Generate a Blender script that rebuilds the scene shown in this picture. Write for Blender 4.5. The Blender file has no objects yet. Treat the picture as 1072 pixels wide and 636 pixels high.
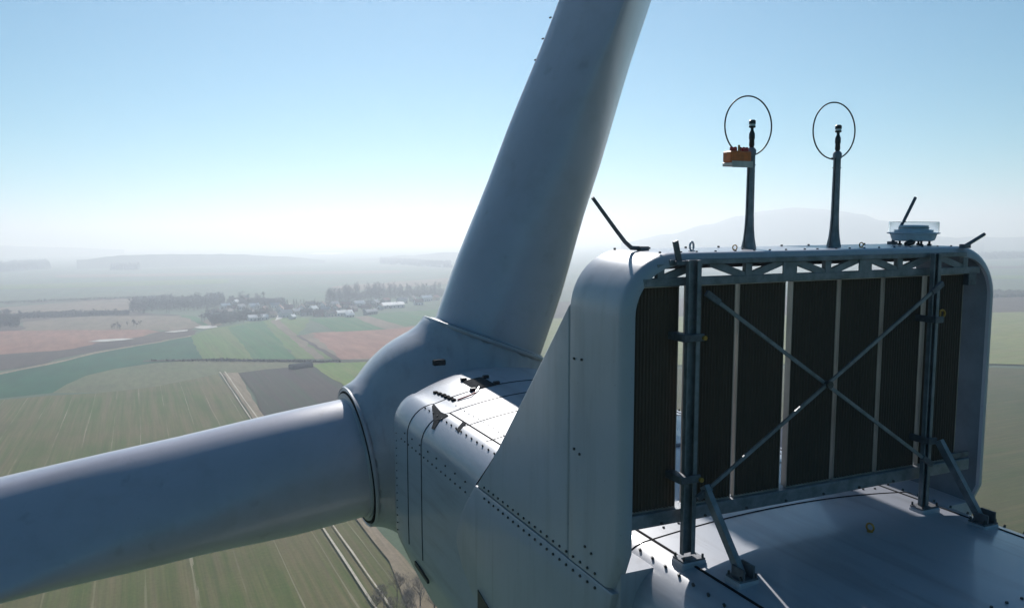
import bpy, bmesh, math, random
from mathutils import Vector, Matrix, noise
random.seed(7)
R = math.radians
sc = bpy.context.scene
COL = sc.collection

# ------------------------------------------------------------------ camera, sky, sun, exposure
CAM_H = 98.0                                  # height of the drone above the fields
FPX = 870.0                                   # focal length in photograph pixels (width 1072)
CAMROT = Matrix(((0.910659880625467, 0.04405513768563851, -0.41080132261557994),
                 (-0.4129628556048605, 0.06659246413506405, -0.9083100371630269),
                 (-0.012659451405549704, 0.996807197287379, 0.0788362209025197)))   # camera -> world
cam_d = bpy.data.cameras.new('camera'); cam = bpy.data.objects.new('camera', cam_d); COL.objects.link(cam)
cam_d.sensor_width = 36; cam_d.lens = FPX / 1072 * 36
cam_d.clip_start = 0.1; cam_d.clip_end = 60000
cam.matrix_world = Matrix.Translation((0, 0, CAM_H)) @ CAMROT.to_4x4()
sc.camera = cam

TILT = math.asin(0.0303312714)                # the nacelle leans up by 1.7 degrees at the rotor
NM = Matrix.Rotation(TILT, 4, 'X')
SUN_EL, SUN_AZ = R(36.0), R(19.0)
w = bpy.data.worlds.new('World'); sc.world = w; w.use_nodes = True
nt = w.node_tree; bg = nt.nodes['Background']
sky = nt.nodes.new('ShaderNodeTexSky'); sky.sky_type = 'NISHITA'; sky.sun_disc = False
sky.sun_elevation = SUN_EL; sky.sun_rotation = SUN_AZ
sky.altitude = 200; sky.air_density = 1.0; sky.dust_density = 0.0; sky.ozone_density = 5
tint = nt.nodes.new('ShaderNodeMix'); tint.data_type = 'RGBA'; tint.blend_type = 'MULTIPLY'; tint.inputs[0].default_value = 1.0
tint.inputs[7].default_value = (0.22, 0.93, 0.99, 1)      # the clear cyan of this winter sky
nt.links.new(sky.outputs[0], tint.inputs[6]); nt.links.new(tint.outputs[2], bg.inputs[0]); bg.inputs[1].default_value = 0.07
sd = bpy.data.lights.new('sun', 'SUN'); sun = bpy.data.objects.new('sun', sd); COL.objects.link(sun)
sd.energy = 5.0; sd.angle = R(0.53); sd.color = (1.0, 0.975, 0.955)
sdir = Vector((math.sin(SUN_AZ) * math.cos(SUN_EL), math.cos(SUN_AZ) * math.cos(SUN_EL), math.sin(SUN_EL)))
sun.rotation_euler = sdir.to_track_quat('Z', 'Y').to_euler(); sun.location = (0, 0, 300)
sc.view_settings.view_transform = 'Standard'; sc.view_settings.look = 'None'
sc.view_settings.exposure = 0.0; sc.view_settings.gamma = 1.0
sc.render.engine = 'CYCLES'
sc.cycles.max_bounces = 8; sc.cycles.volume_bounces = 1; sc.cycles.use_denoising = True
sc.render.resolution_x = 1024; sc.render.resolution_y = 607

# ------------------------------------------------------------------ measuring helpers
def ray(u, v):
    return CAMROT @ Vector((u - 536, 318 - v, -FPX))
def G(u, v, z=0.0):                            # point of the ground seen at photograph position u, v
    r = ray(u, v); t = (z - CAM_H) / r.z
    return (r.x * t, r.y * t, z)

# ------------------------------------------------------------------ materials
def mat(name, col, rough=0.5, metal=0.0, spec=0.5, coat=0.0, var=0.0, vscale=3.0, col2=None, bump=0.0, bscale=40.0,
        streak=None, stretch=(1, 1, 1), emit=None, trans=0.0, rvar=0.0):
    m = bpy.data.materials.new(name); m.use_nodes = True
    n = m.node_tree.nodes; l = m.node_tree.links; p = n['Principled BSDF']
    p.inputs['Base Color'].default_value = (*col, 1); p.inputs['Roughness'].default_value = rough
    p.inputs['Metallic'].default_value = metal; p.inputs['Specular IOR Level'].default_value = spec
    p.inputs['Coat Weight'].default_value = coat; p.inputs['Coat Roughness'].default_value = 0.06
    p.inputs['Transmission Weight'].default_value = trans
    tc = n.new('ShaderNodeTexCoord'); mp = n.new('ShaderNodeMapping'); mp.inputs['Scale'].default_value = stretch
    l.new(tc.outputs['Object'], mp.inputs[0])
    if var or col2:
        nz = n.new('ShaderNodeTexNoise'); nz.inputs['Scale'].default_value = vscale; nz.inputs['Detail'].default_value = 7
        nz.inputs['Roughness'].default_value = 0.62
        l.new(mp.outputs[0], nz.inputs['Vector'])
        cr = n.new('ShaderNodeValToRGB'); cr.color_ramp.elements[0].position = 0.35; cr.color_ramp.elements[1].position = 0.68
        c2 = col2 or tuple(c * (1 - var) for c in col)
        cr.color_ramp.elements[0].color = (*c2, 1); cr.color_ramp.elements[1].color = (*col, 1)
        l.new(nz.outputs['Fac'], cr.inputs[0]); l.new(cr.outputs[0], p.inputs['Base Color'])
        if rvar:
            mr = n.new('ShaderNodeMapRange'); mr.inputs[3].default_value = rough - rvar; mr.inputs[4].default_value = rough + rvar
            l.new(nz.outputs['Fac'], mr.inputs[0]); l.new(mr.outputs[0], p.inputs['Roughness'])
    if bump:
        nb = n.new('ShaderNodeTexNoise'); nb.inputs['Scale'].default_value = bscale; nb.inputs['Detail'].default_value = 4
        l.new(mp.outputs[0], nb.inputs['Vector'])
        b = n.new('ShaderNodeBump'); b.inputs['Strength'].default_value = bump; b.inputs['Distance'].default_value = 0.01
        l.new(nb.outputs['Fac'], b.inputs['Height']); l.new(b.outputs[0], p.inputs['Normal'])
    return m

def paint(name, col, streakdir, rough=0.28, coat=1.0, dirt=0.86, cr_=0.10):
    """weathered gel coat: faint grime streaks that follow one axis, small specks, gentle waviness"""
    m = bpy.data.materials.new(name); m.use_nodes = True
    n = m.node_tree.nodes; l = m.node_tree.links; p = n['Principled BSDF']
    tc = n.new('ShaderNodeTexCoord')
    def ns(scale, stretch, det=6, rough_=0.6):
        mp = n.new('ShaderNodeMapping'); mp.inputs['Scale'].default_value = stretch; l.new(tc.outputs['Object'], mp.inputs[0])
        z = n.new('ShaderNodeTexNoise'); z.inputs['Scale'].default_value = scale; z.inputs['Detail'].default_value = det
        z.inputs['Roughness'].default_value = rough_; l.new(mp.outputs[0], z.inputs['Vector']); return z
    st = ns(5.0, streakdir); bl = ns(0.9, (1, 1, 1)); sp = ns(55, (1, 1, 1), 2)
    def ramp(src, a, b, ca, cb):
        r = n.new('ShaderNodeValToRGB'); r.color_ramp.elements[0].position = a; r.color_ramp.elements[1].position = b
        r.color_ramp.elements[0].color = (*ca, 1); r.color_ramp.elements[1].color = (*cb, 1); l.new(src.outputs['Fac'], r.inputs[0]); return r
    r1 = ramp(st, 0.28, 0.5, (dirt, dirt * 0.985, dirt * 0.96), (1, 1, 1)); r2 = ramp(bl, 0.3, 0.7, (0.90, 0.90, 0.89), (1, 1, 1))
    r3 = ramp(sp, 0.24, 0.30, (0.55, 0.53, 0.5), (1, 1, 1))
    def mul(a, b):
        x = n.new('ShaderNodeMix'); x.data_type = 'RGBA'; x.blend_type = 'MULTIPLY'; x.inputs[0].default_value = 1
        if isinstance(a, tuple): x.inputs[6].default_value = (*a, 1)
        else: l.new(a, x.inputs[6])
        l.new(b, x.inputs[7]); return x.outputs[2]
    mk = ns(2.6, tuple(q * 1.4 if q < 0.9 else 2.6 for q in streakdir), 3, 0.5); r4 = ramp(mk, 0.27, 0.35, (0.86, 0.845, 0.82), (1, 1, 1))
    sm = ns(1.7, (1.3, 0.7, 0.9), 8, 0.7); r5 = ramp(sm, 0.62, 0.75, (1, 1, 1), (0.80, 0.79, 0.77))
    c = mul(mul(mul(mul(mul(col, r1.outputs[0]), r2.outputs[0]), r3.outputs[0]), r4.outputs[0]), r5.outputs[0]); l.new(c, p.inputs['Base Color'])
    mr = n.new('ShaderNodeMapRange'); mr.inputs[3].default_value = rough + 0.12; mr.inputs[4].default_value = rough - 0.06
    l.new(bl.outputs['Fac'], mr.inputs[0]); l.new(mr.outputs[0], p.inputs['Roughness'])
    p.inputs['Coat Weight'].default_value = coat; p.inputs['Coat Roughness'].default_value = cr_
    wv = ns(1.3, (1, 1, 1), 2); b = n.new('ShaderNodeBump'); b.inputs['Strength'].default_value = 0.25; b.inputs['Distance'].default_value = 0.012
    l.new(wv.outputs['Fac'], b.inputs['Height']); l.new(b.outputs[0], p.inputs['Normal'])
    return m

M = {}
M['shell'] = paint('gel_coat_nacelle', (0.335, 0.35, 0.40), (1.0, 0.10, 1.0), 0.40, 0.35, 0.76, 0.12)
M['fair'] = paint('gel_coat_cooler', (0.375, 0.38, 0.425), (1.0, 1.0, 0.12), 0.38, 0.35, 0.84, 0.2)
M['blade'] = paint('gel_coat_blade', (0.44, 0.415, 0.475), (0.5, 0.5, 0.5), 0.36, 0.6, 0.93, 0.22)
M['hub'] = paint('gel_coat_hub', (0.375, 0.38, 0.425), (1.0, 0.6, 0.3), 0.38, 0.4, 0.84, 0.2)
M['tower'] = paint('tower_paint', (0.72, 0.72, 0.72), (1.0, 1.0, 0.05), 0.35, 0.3)
M['steel'] = mat('galvanised_steel', (0.27, 0.28, 0.30), 0.5, 0.5, col2=(0.15, 0.16, 0.17), vscale=9, bump=0.25, bscale=60, rvar=0.12)
M['steel2'] = mat('weathered_steel', (0.17, 0.18, 0.20), 0.55, 0.5, col2=(0.09, 0.09, 0.10), vscale=12, bump=0.2)
M['alu'] = mat('aluminium_profile', (0.50, 0.47, 0.43), 0.38, 0.7, col2=(0.33, 0.30, 0.27), vscale=7, stretch=(1, 1, 0.25), rvar=0.1)
M['fins'] = mat('radiator_fins', (0.108, 0.074, 0.054), 0.65, 0.0, spec=0.2, col2=(0.088, 0.061, 0.046), vscale=3, stretch=(1, 1, 0.5), bump=0.15, bscale=45)
M['black'] = mat('black_plastic', (0.018, 0.018, 0.02), 0.4, var=0.3, vscale=20)
M['rubber'] = mat('dark_sealant', (0.02, 0.02, 0.022), 0.9, spec=0.1, var=0.4, vscale=12)
M['bolt'] = mat('bolt_steel', (0.10, 0.10, 0.10), 0.5, 0.6, var=0.4, vscale=30)
M['orange'] = mat('orange_housing', (0.80, 0.17, 0.02), 0.4, var=0.35, vscale=18)
M['red'] = mat('red_lens', (0.55, 0.02, 0.02), 0.2, var=0.3, vscale=20)
M['rust'] = mat('yellow_zinc', (0.55, 0.30, 0.06), 0.45, 0.4, var=0.5, vscale=25)
M['grey'] = mat('grey_cast', (0.42, 0.46, 0.50), 0.4, 0.2, var=0.3, vscale=14)
M['beacon'] = mat('pale_blue_grey_cast', (0.62, 0.67, 0.73), 0.4, var=0.2, vscale=14)
M['arch_inner'] = mat('arch_inner_dark', (0.15, 0.18, 0.21), 0.6, spec=0.3, var=0.3, vscale=3)
M['white'] = mat('white_plastic', (0.75, 0.75, 0.74), 0.4, var=0.15, vscale=9)
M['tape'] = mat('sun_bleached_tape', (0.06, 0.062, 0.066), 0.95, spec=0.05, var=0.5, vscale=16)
gm = bpy.data.materials.new('clear_glass'); gm.use_nodes = True
gp = gm.node_tree.nodes['Principled BSDF']; gp.inputs['Transmission Weight'].default_value = 1; gp.inputs['Roughness'].default_value = 0.02
gp.inputs['Base Color'].default_value = (0.93, 0.97, 1, 1); gp.inputs['IOR'].default_value = 1.2
M['glass'] = gm

# ------------------------------------------------------------------ mesh helpers
class MB:
    def __init__(s): s.v = []; s.f = []
    def add(s, vs, fs):
        o = len(s.v); s.v += [tuple(v) for v in vs]; s.f += [tuple(i + o for i in f) for f in fs]; return s
    def box(s, x0, x1, y0, y1, z0, z1, bev=0.0):
        b = bev
        if b <= 0:
            vs = [(x, y, z) for x in (x0, x1) for y in (y0, y1) for z in (z0, z1)]
            return s.add(vs, [(0, 1, 3, 2), (4, 6, 7, 5), (0, 4, 5, 1), (2, 3, 7, 6), (0, 2, 6, 4), (1, 5, 7, 3)])
        vs = []; idx = {}
        for ix, x in enumerate((x0, x1)):
            for iy, y in enumerate((y0, y1)):
                for iz, z in enumerate((z0, z1)):
                    sx, sy, sz = (1, -1)[ix], (1, -1)[iy], (1, -1)[iz]
                    idx[ix, iy, iz] = len(vs)
                    vs += [(x, y + sy * b, z + sz * b), (x + sx * b, y, z + sz * b), (x + sx * b, y + sy * b, z)]
        I = lambda a, bb, c, k: idx[a, bb, c] + k
        fs = []
        for i in (0, 1):
            fs.append((I(i, 0, 0, 0), I(i, 1, 0, 0), I(i, 1, 1, 0), I(i, 0, 1, 0)))
            fs.append((I(0, i, 0, 1), I(1, i, 0, 1), I(1, i, 1, 1), I(0, i, 1, 1)))
            fs.append((I(0, 0, i, 2), I(1, 0, i, 2), I(1, 1, i, 2), I(0, 1, i, 2)))
        for a in (0, 1):
            for c in (0, 1):
                fs.append((I(a, c, 0, 0), I(a, c, 1, 0), I(a, c, 1, 1), I(a, c, 0, 1)))
                fs.append((I(a, 0, c, 0), I(a, 1, c, 0), I(a, 1, c, 2), I(a, 0, c, 2)))
                fs.append((I(0, a, c, 1), I(1, a, c, 1), I(1, a, c, 2), I(0, a, c, 2)))
                for d in (0, 1): fs.append((I(a, c, d, 0), I(a, c, d, 1), I(a, c, d, 2)))
        return s.add(vs, fs)
    def bar(s, a, b, wx, wy, up=(0, 0, 1)):
        a, b = Vector(a), Vector(b); d = (b - a).normalized(); u = Vector(up)
        x = d.cross(u)
        if x.length < 1e-4: x = d.cross(Vector((1, 0, 0)))
        x.normalize(); y = x.cross(d)
        vs = [p + x * (sx * wx / 2) + y * (sy * wy / 2) for p in (a, b) for sx, sy in ((-1, -1), (1, -1), (1, 1), (-1, 1))]
        return s.add(vs, [(0, 1, 2, 3), (4, 7, 6, 5)] + [(i, 4 + i, 4 + (i + 1) % 4, (i + 1) % 4) for i in range(4)])
    def tube(s, pts, rad, n=10, cap=True):
        pts = [Vector(p) for p in pts]; rr = rad if isinstance(rad, (list, tuple)) else [rad] * len(pts)
        ref = Vector((0, 0, 1)); base = len(s.v); k = len(pts); vs = []
        for i, p in enumerate(pts):
            d = (pts[min(i + 1, k - 1)] - pts[max(i - 1, 0)]).normalized()
            x = d.cross(ref)
            if x.length < 0.05: x = d.cross(Vector((1, 0, 0)))
            x.normalize(); y = d.cross(x)
            for j in range(n):
                a = 2 * math.pi * j / n; vs.append(p + (x * math.cos(a) + y * math.sin(a)) * rr[i])
        fs = [(i * n + j, i * n + (j + 1) % n, (i + 1) * n + (j + 1) % n, (i + 1) * n + j) for i in range(k - 1) for j in range(n)]
        if cap: fs += [tuple(range(n)), tuple(reversed([(k - 1) * n + j for j in range(n)]))]
        return s.add(vs, fs)
    def ring(s, c, ax, Rr, r, n=48, m=8):
        c = Vector(c); ax = Vector(ax).normalized(); x = ax.cross(Vector((0.13, 0.3, 1))).normalized(); y = ax.cross(x)
        vs = []; fs = []
        for i in range(n):
            a = 2 * math.pi * i / n; d = x * math.cos(a) + y * math.sin(a)
            for j in range(m):
                b = 2 * math.pi * j / m; vs.append(c + d * (Rr + r * math.cos(b)) + ax * (r * math.sin(b)))
        for i in range(n):
            for j in range(m): fs.append((i * m + j, ((i + 1) % n) * m + j, ((i + 1) % n) * m + (j + 1) % m, i * m + (j + 1) % m))
        return s.add(vs, fs)
    def prism(s, poly, axis, a, b):                # polygon in the two other axes, extruded along axis
        def P(p, t):
            q = list(p); q.insert(axis, t); return tuple(q)
        n = len(poly); vs = [P(p, a) for p in poly] + [P(p, b) for p in poly]
        return s.add(vs, [tuple(range(n)), tuple(range(2 * n - 1, n - 1, -1))] + [(i, (i + 1) % n, n + (i + 1) % n, n + i) for i in range(n)])
    def grid(s, rows, closed=False):
        n = len(rows[0]); vs = [p for r in rows for p in r]; fs = []
        for i in range(len(rows) - 1):
            for j in range(n if closed else n - 1):
                fs.append((i * n + j, i * n + (j + 1) % n, (i + 1) * n + (j + 1) % n, (i + 1) * n + j))
        return s.add(vs, fs)
    def boltrow(s, pts, nrm, r=0.012, h=0.01, n=6):
        for p, nn in zip(pts, nrm if isinstance(nrm, list) else [nrm] * len(pts)):
            p = Vector(p); nn = Vector(nn).normalized(); s.tube([p - nn * 0.004, p + nn * h], [r, r * 0.85], n)
        return s
    def mesh(s, name, m, org=(0, 0, 0), smooth=None):
        me = bpy.data.meshes.new(name); o = Vector(org)
        me.from_pydata([tuple(Vector(v) - o) for v in s.v], [], s.f)
        bm = bmesh.new(); bm.from_mesh(me); bmesh.ops.recalc_face_normals(bm, faces=bm.faces); bm.to_mesh(me); bm.free()
        if smooth:
            me.polygons.foreach_set('use_smooth', [True] * len(me.polygons)); me.set_sharp_from_angle(angle=R(smooth))
        me.materials.append(m); return me

def link(name, me, parent=None, label=None, kind=None):
    o = bpy.data.objects.new(name, me); COL.objects.link(o)
    if parent: o.parent = parent
    if label: o['label'] = label
    if kind: o['kind'] = kind
    return o
ORG = {}
def thing(name, label, cat, loc, group=None, frame=True, rot=None):
    o = bpy.data.objects.new(name, None); COL.objects.link(o); o.empty_display_size = 0.3
    mw = Matrix.Translation((0, 0, CAM_H)) @ NM @ Matrix.Translation(loc) if frame else Matrix.Translation(loc)
    if rot is not None: mw = mw @ Matrix.Rotation(rot, 4, 'Z')
    o.matrix_world = mw; o['label'] = label; o['category'] = cat
    if group: o['group'] = group
    ORG[o.name] = tuple(loc); return o
def part(name, mb, m, root, smooth=None, label=None, kind=None, parent=None):
    return link(name, mb.mesh(name, m, ORG[root.name], smooth), parent or root, label, kind)
def tag(o, label, cat, group=None):
    o['label'] = label; o['category'] = cat
    if group: o['group'] = group
def structure(name, mb, m, smooth=None):
    o = link(name, mb.mesh(name, m, (0, 0, 0), smooth)); o['kind'] = 'structure'; return o

# ================================================================== nacelle and tower
CX = 5.08
def roofz(x, y):
    t = min(max((y - 5) / 7, 0), 1); crown = 0.075 + 0.20 * t * t
    d = (x - CX) / 1.38
    return -2.60 + crown * max(0, 1 - d * d)
def section(y, sh=0.0, drop=0.0):
    pts = []
    for i in range(25):
        x = CX - 1.38 + 2.76 * i / 24; pts.append((x, roofz(x, y)))
    left = [(3.70 - 0.40 * math.sin(a), -3.0 + 0.40 * math.cos(a)) for a in [R(90 * k / 8) for k in range(1, 9)]]
    left += [(3.30, -3.6), (3.30, -4.2), (3.305, -4.55), (3.34, -4.72), (3.42, -4.9), (3.60, -5.3), (3.80, -5.7), (3.95, -5.88), (4.2, -5.98)]
    right = [(2 * CX - x, z) for x, z in left]
    ring = list(reversed(left)) + pts + right
    cz = -4.2
    out = []
    for x, z in ring:
        dx, dz = x - CX, z - cz; L = math.hypot(dx, dz)
        out.append((CX + dx * (1 - sh / L * 1.0), y + drop * (1 - min(1, (dx / 1.9) ** 2)) * (1 if z > -3.2 else 0.6), cz + dz * (1 - sh / L)))
    return out
nac = thing('wind_turbine', 'grey white turbine nacelle with rounded roof on its tall steel tower', 'wind turbine', (CX, 7.5, -2.6))
mb = MB()
ys = [(1.30, 0.55, 0), (1.33, 0.30, 0), (1.42, 0.12, 0), (1.6, 0.02, 0), (1.8, 0, 0)] + [(2.2 + 0.6 * k, 0, 0) for k in range(15)] + \
     [(11.0, 0, 0.02), (11.25, 0.0, 0.15), (11.42, 0.02, 0.35), (11.52, 0.07, 0.5), (11.56, 0.16, 0.55), (11.57, 0.5, 0.5)]
rows = [section(*a) for a in ys]
mb.grid(rows, closed=True); n_ = len(rows[0])
mb.f.append(tuple(range(n_))); mb.f.append(tuple(reversed([len(mb.v) - n_ + i for i in range(n_)])))
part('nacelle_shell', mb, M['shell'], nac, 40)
# roof and wall joints: thin sealant beads proud of the shell
def sect_path(y, i0, i1, off=0.0015):
    s_ = section(y); return [Vector(p) for p in s_[i0:i1]]
def bead(pts, wid, axis='y', off=0.002, hgt=0.006):
    """flat strip following pts, widened along axis and lifted along the local outward direction"""
    b = MB(); rws = []
    c = Vector((CX, 0, -4.0))
    for p in pts:
        p = Vector(p); o = Vector((p.x - c.x, 0, p.z - c.z)).normalized() if axis == 'y' else Vector((0, 0, 1))
        d = Vector((0, wid / 2, 0)) if axis == 'y' else Vector((wid / 2, 0, 0))
        rws.append([p - d - o * 0.01, p - d + o * (off + hgt * 0.4), p + o * (off + hgt), p + d + o * (off + hgt * 0.4), p + d - o * 0.01])
    b.grid(rws); return b
for y_, i0, i1 in ((10.75, 6, 51), (10.15, 6, 51), (9.45, 16, 42), (8.7, 16, 42), (7.6, 16, 42), (6.5, 16, 42), (5.42, 10, 48), (3.25, 6, 51), (2.0, 10, 48)):
    part('roof_joint', bead(sect_path(y_, i0, i1), 0.014 if y_ < 10 else 0.02), M['rubber'], nac)
for x_ in (3.70, 2 * CX - 3.70):
    for a_, b_ in ((1.9, 5.42), (5.42, 10.15)):
        ps = [(x_, a_ + (b_ - a_) * k / 12, -2.60) for k in range(13)]
        part('roof_seam', bead(ps, 0.024, 'x'), M['rubber'], nac)
bb = MB()
for sgn in (1, -1):
    for k in range(52):                         # rivets under the roof seam, on the rounded shoulder
        y_ = 1.9 + 0.172 * k; a = R(24); x_ = 3.70 - 0.40 * math.sin(a); z_ = -3.0 + 0.40 * math.cos(a)
        nx, nz = -math.sin(a), math.cos(a)
        if sgn < 0: x_ = 2 * CX - x_; nx = -nx
        bb.boltrow([(x_, y_, z_)], (nx, 0, nz), 0.012, 0.022)
    for k in range(30):
        x_ = 3.86; y_ = 5.7 + 0.16 * k
        bb.boltrow([(x_ if sgn > 0 else 2 * CX - x_, y_, roofz(x_, y_))], (0, 0, 1), 0.009, 0.008)
    for k in range(26):
        y_ = 6.9 + 0.165 * k; xw = 3.30 if sgn > 0 else 2 * CX - 3.30
        bb.boltrow([(xw, y_, -3.12)], (-sgn, 0, 0), 0.013, 0.012)
        if k % 2 == 0 and k > 8: bb.boltrow([(xw, y_, -3.0)], (-sgn, 0, 0), 0.013, 0.012)
    for k in range(14):
        bb.boltrow([(3.30 if sgn > 0 else 2 * CX - 3.30, 11.28, -3.1 - 0.11 * k)], (-sgn, 0, 0), 0.01, 0.01)
for k in range(17):
    x_ = 3.9 + 0.15 * k; bb.boltrow([(x_, 5.55, roofz(x_, 5.55))], (0, 0, 1), 0.012, 0.012)
    x_ = 3.9 + 0.15 * k; bb.boltrow([(x_, 3.4, roofz(x_, 3.4))], (0, 0, 1), 0.013, 0.012)
part('rivets', bb, M['bolt'], nac, kind='stuff')
# hatches, tape, cable and eyes on the roof
def plate(x0, x1, y0, y1, h, bev=0.01):
    b = MB(); nx = 6; rws = []
    z = lambda x, y: roofz(x, y) if 3.7 < x < 6.46 else -2.6
    prof = [(y0, -0.02), (y0, h - bev), (y0 + bev, h), (y1 - bev, h), (y1, h - bev), (y1, -0.02)]
    for i in range(nx + 1):
        x = x0 + (x1 - x0) * i / nx; e = bev if i in (0, nx) else 0
        rws.append([(x, y, z(x, y) + hh - (e if hh > 0 else 0)) for y, hh in prof])
    b.grid(rws); b.f.append(tuple(range(6))); b.f.append(tuple(reversed([nx * 6 + k for k in range(6)]))); return b
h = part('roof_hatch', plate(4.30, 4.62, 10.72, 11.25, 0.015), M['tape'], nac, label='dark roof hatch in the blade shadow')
for px_, py_ in ((4.22, 10.70), (4.60, 10.75), (4.60, 11.15), (4.30, 11.28)):
    part('hatch_latch', MB().box(px_, px_ + 0.09, py_, py_ + 0.06, roofz(px_, py_), roofz(px_, py_) + 0.05, 0.008), M['black'], nac, parent=h)
part('roof_hatch', plate(4.5, 5.7, 7.3, 8.4, 0.03, 0.02), M['shell'], nac, label='large pale roof hatch behind the cooler')
def shoulder(a, y, off=0.0):
    a = R(a); rr = 0.40 + off; return Vector((3.70 - rr * math.sin(a), y, -3.0 + rr * math.cos(a)))
def tape(pts, name='tape_patch', m='tape'):
    b = MB(); vs = [shoulder(a, y, 0.004) for a, y in pts]; cc = sum(vs, Vector()) / len(vs); n = len(vs)
    b.add(vs + [v + (shoulder(45, v.y) - shoulder(45, v.y)) + Vector((-0.004, 0, 0.008)) for v in vs], [tuple(range(n)), tuple(range(n, 2 * n))] + [(i, (i + 1) % n, n + (i + 1) % n, n + i) for i in range(n)])
    part(name, b, M[m], nac)
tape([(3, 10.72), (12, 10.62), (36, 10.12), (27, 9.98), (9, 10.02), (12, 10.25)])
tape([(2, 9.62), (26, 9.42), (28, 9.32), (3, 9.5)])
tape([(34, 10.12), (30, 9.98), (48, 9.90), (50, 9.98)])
cb = MB()
for k in range(6): 
    x_, y_ = 3.84 + 0.012 * k + random.uniform(-.01, .01), 11.15 - 0.12 * k
    cb.box(x_, x_ + random.uniform(.05, .10), y_, y_ + 0.07, roofz(x_, y_), roofz(x_, y_) + 0.03)
part('cable_clamps', cb, M['rubber'], nac, kind='stuff')
part('red_cable', MB().tube([(3.95, 10.52, roofz(3.95, 10.52) + .012), (4.15, 10.52, roofz(4.2, 10.5) + .012), (4.25, 10.6, roofz(4.25, 10.6) + .012), (4.35, 10.72, roofz(4.35, 10.72) + .03)], 0.011, 6), M['red'], nac)
def eye(x, y, z, s, m, root, ax=(0.6, 1, 0)):
    b = MB(); b.ring((x, y, z + 0.75 * s), ax, 0.62 * s, 0.16 * s, 20, 8); b.tube([(x, y, z - 0.01), (x, y, z + 0.12 * s), (x, y, z + 0.2 * s)], [0.5 * s, 0.5 * s, 0.2 * s], 12)
    return part('lifting_eye', b, m, root, 60)
eye(5.28, 4.68, roofz(5.28, 4.68), 0.05, M['rust'], nac, (1, 0.2, 0))
eye(5.3, 9.4, roofz(5.3, 9.4), 0.05, M['rust'], nac, (1, 0.2, 0))
part('side_vent', MB().prism([(7.79, -3.92), (7.50, -3.99), (7.50, -4.22), (7.79, -4.17)], 0, 3.134, 3.15), M['black'], nac)
part('drain_slot', MB().prism([(10.6, -4.74), (10.05, -4.80), (10.05, -4.84), (10.6, -4.80)], 0, 3.36, 3.33), M['black'], nac)
# tower down to the ground (world vertical, nacelle tilt undone)
tw = MB(); TY = 8.6
inv = NM.inverted()
pts = []; rr = []
for k in range(13):
    t = k / 12; zz = -5.95 - CAM_H * 0 - t * (CAM_H - 5.95)
    wv = Vector((CX, TY, zz)); pts.append(inv @ wv); rr.append(1.55 + 0.6 * t)
tw.tube(pts, rr, 48)
tower = part('tower', tw, M['tower'], nac, 40)
for k in (3, 6, 9):
    part('tower_flange', MB().tube([pts[k] + Vector((0, 0, 0.06)), pts[k] - Vector((0, 0, 0.06))], rr[k] + 0.012, 48), M['tower'], nac, 40, parent=tower)
part('tower_door', MB().prism([(CX - .5, -CAM_H + 1.2), (CX + .5, -CAM_H + 1.2), (CX + .5, -CAM_H + 3.1), (CX + .3, -CAM_H + 3.35), (CX - .3, -CAM_H + 3.35), (CX - .5, -CAM_H + 3.1)], 1, pts[-1].y - 2.18, pts[-1].y - 2.0), M['grey'], nac, parent=tower)

# ================================================================== rotor: hub and three blades
HC = Vector((CX, 13.73, -3.89))
rotor = thing('rotor', 'rounded white rotor hub carrying three long turbine blades ahead of the nacelle', 'rotor', HC)
ANG = [21.4, -96.9, 142.0]
RD = [Vector((math.sin(R(a)), 0, math.cos(R(a)))) for a in ANG]
def smin(a, b, k):
    hh = max(k - abs(a - b), 0) / k; return min(a, b) - hh * hh * k * 0.25
def sdf(p):
    y = p.y
    if y < 0: q = Vector((p.x, y * 1.32, p.z)); d = q.length - 1.98
    else: q = Vector((p.x, y / 1.12, p.z)); d = q.length - 1.98
    for r_ in RD:
        s_ = p.dot(r_); rad = (p - r_ * s_).length
        R0 = 1.085 + 0.07 * max(0, (s_ - 1.45)) / 0.3
        c = max(rad - R0, abs(s_ - 0.87) - 0.87)
        d = smin(d, c, 0.42)
    return d
bm = bmesh.new(); bmesh.ops.create_icosphere(bm, subdivisions=6, radius=1.0)
for v in bm.verts:
    d = v.co.normalized(); lo, hi = 0.8, 3.2
    t = hi
    # walk inwards from outside to the surface
    while t > lo:
        dd = sdf(d * t)
        if dd < 0.002: break
        t -= max(dd * 0.7, 0.004)
    v.co = d * t
me = bpy.data.meshes.new('hub'); bm.to_mesh(me); bm.free()
me.polygons.foreach_set('use_smooth', [True] * len(me.polygons)); me.set_sharp_from_angle(angle=R(50)); me.materials.append(M['hub'])
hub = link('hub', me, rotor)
mb = MB()
for k, r_ in enumerate(RD):
    c0 = HC + r_ * 1.772
    t_ = r_.cross(Vector((0, 1, 0)))
    prof = [(0.99, -0.02), (1.185, -0.03), (1.205, 0.0), (1.205, 0.030), (1.190, 0.036), (1.17, 0.0), (1.06, 0.0), (1.04, 0.065), (1.00, 0.07)]
    b = MB(); rws = []
    for i in range(72):
        a = 2 * math.pi * i / 72; dd = t_ * math.cos(a) + Vector((0, 1, 0)) * math.sin(a)
        rws.append([c0 + dd * q + r_ * hgt for q, hgt in prof])
    rws.append(rws[0]); b.grid(rws)
    part('blade_collar', b, M['hub'], rotor, 30, parent=hub)
    part('collar_seal', MB().ring(c0 + r_ * 0.012, r_, 1.12, 0.034, 72, 6), M['rubber'], rotor, 60, parent=hub)
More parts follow.
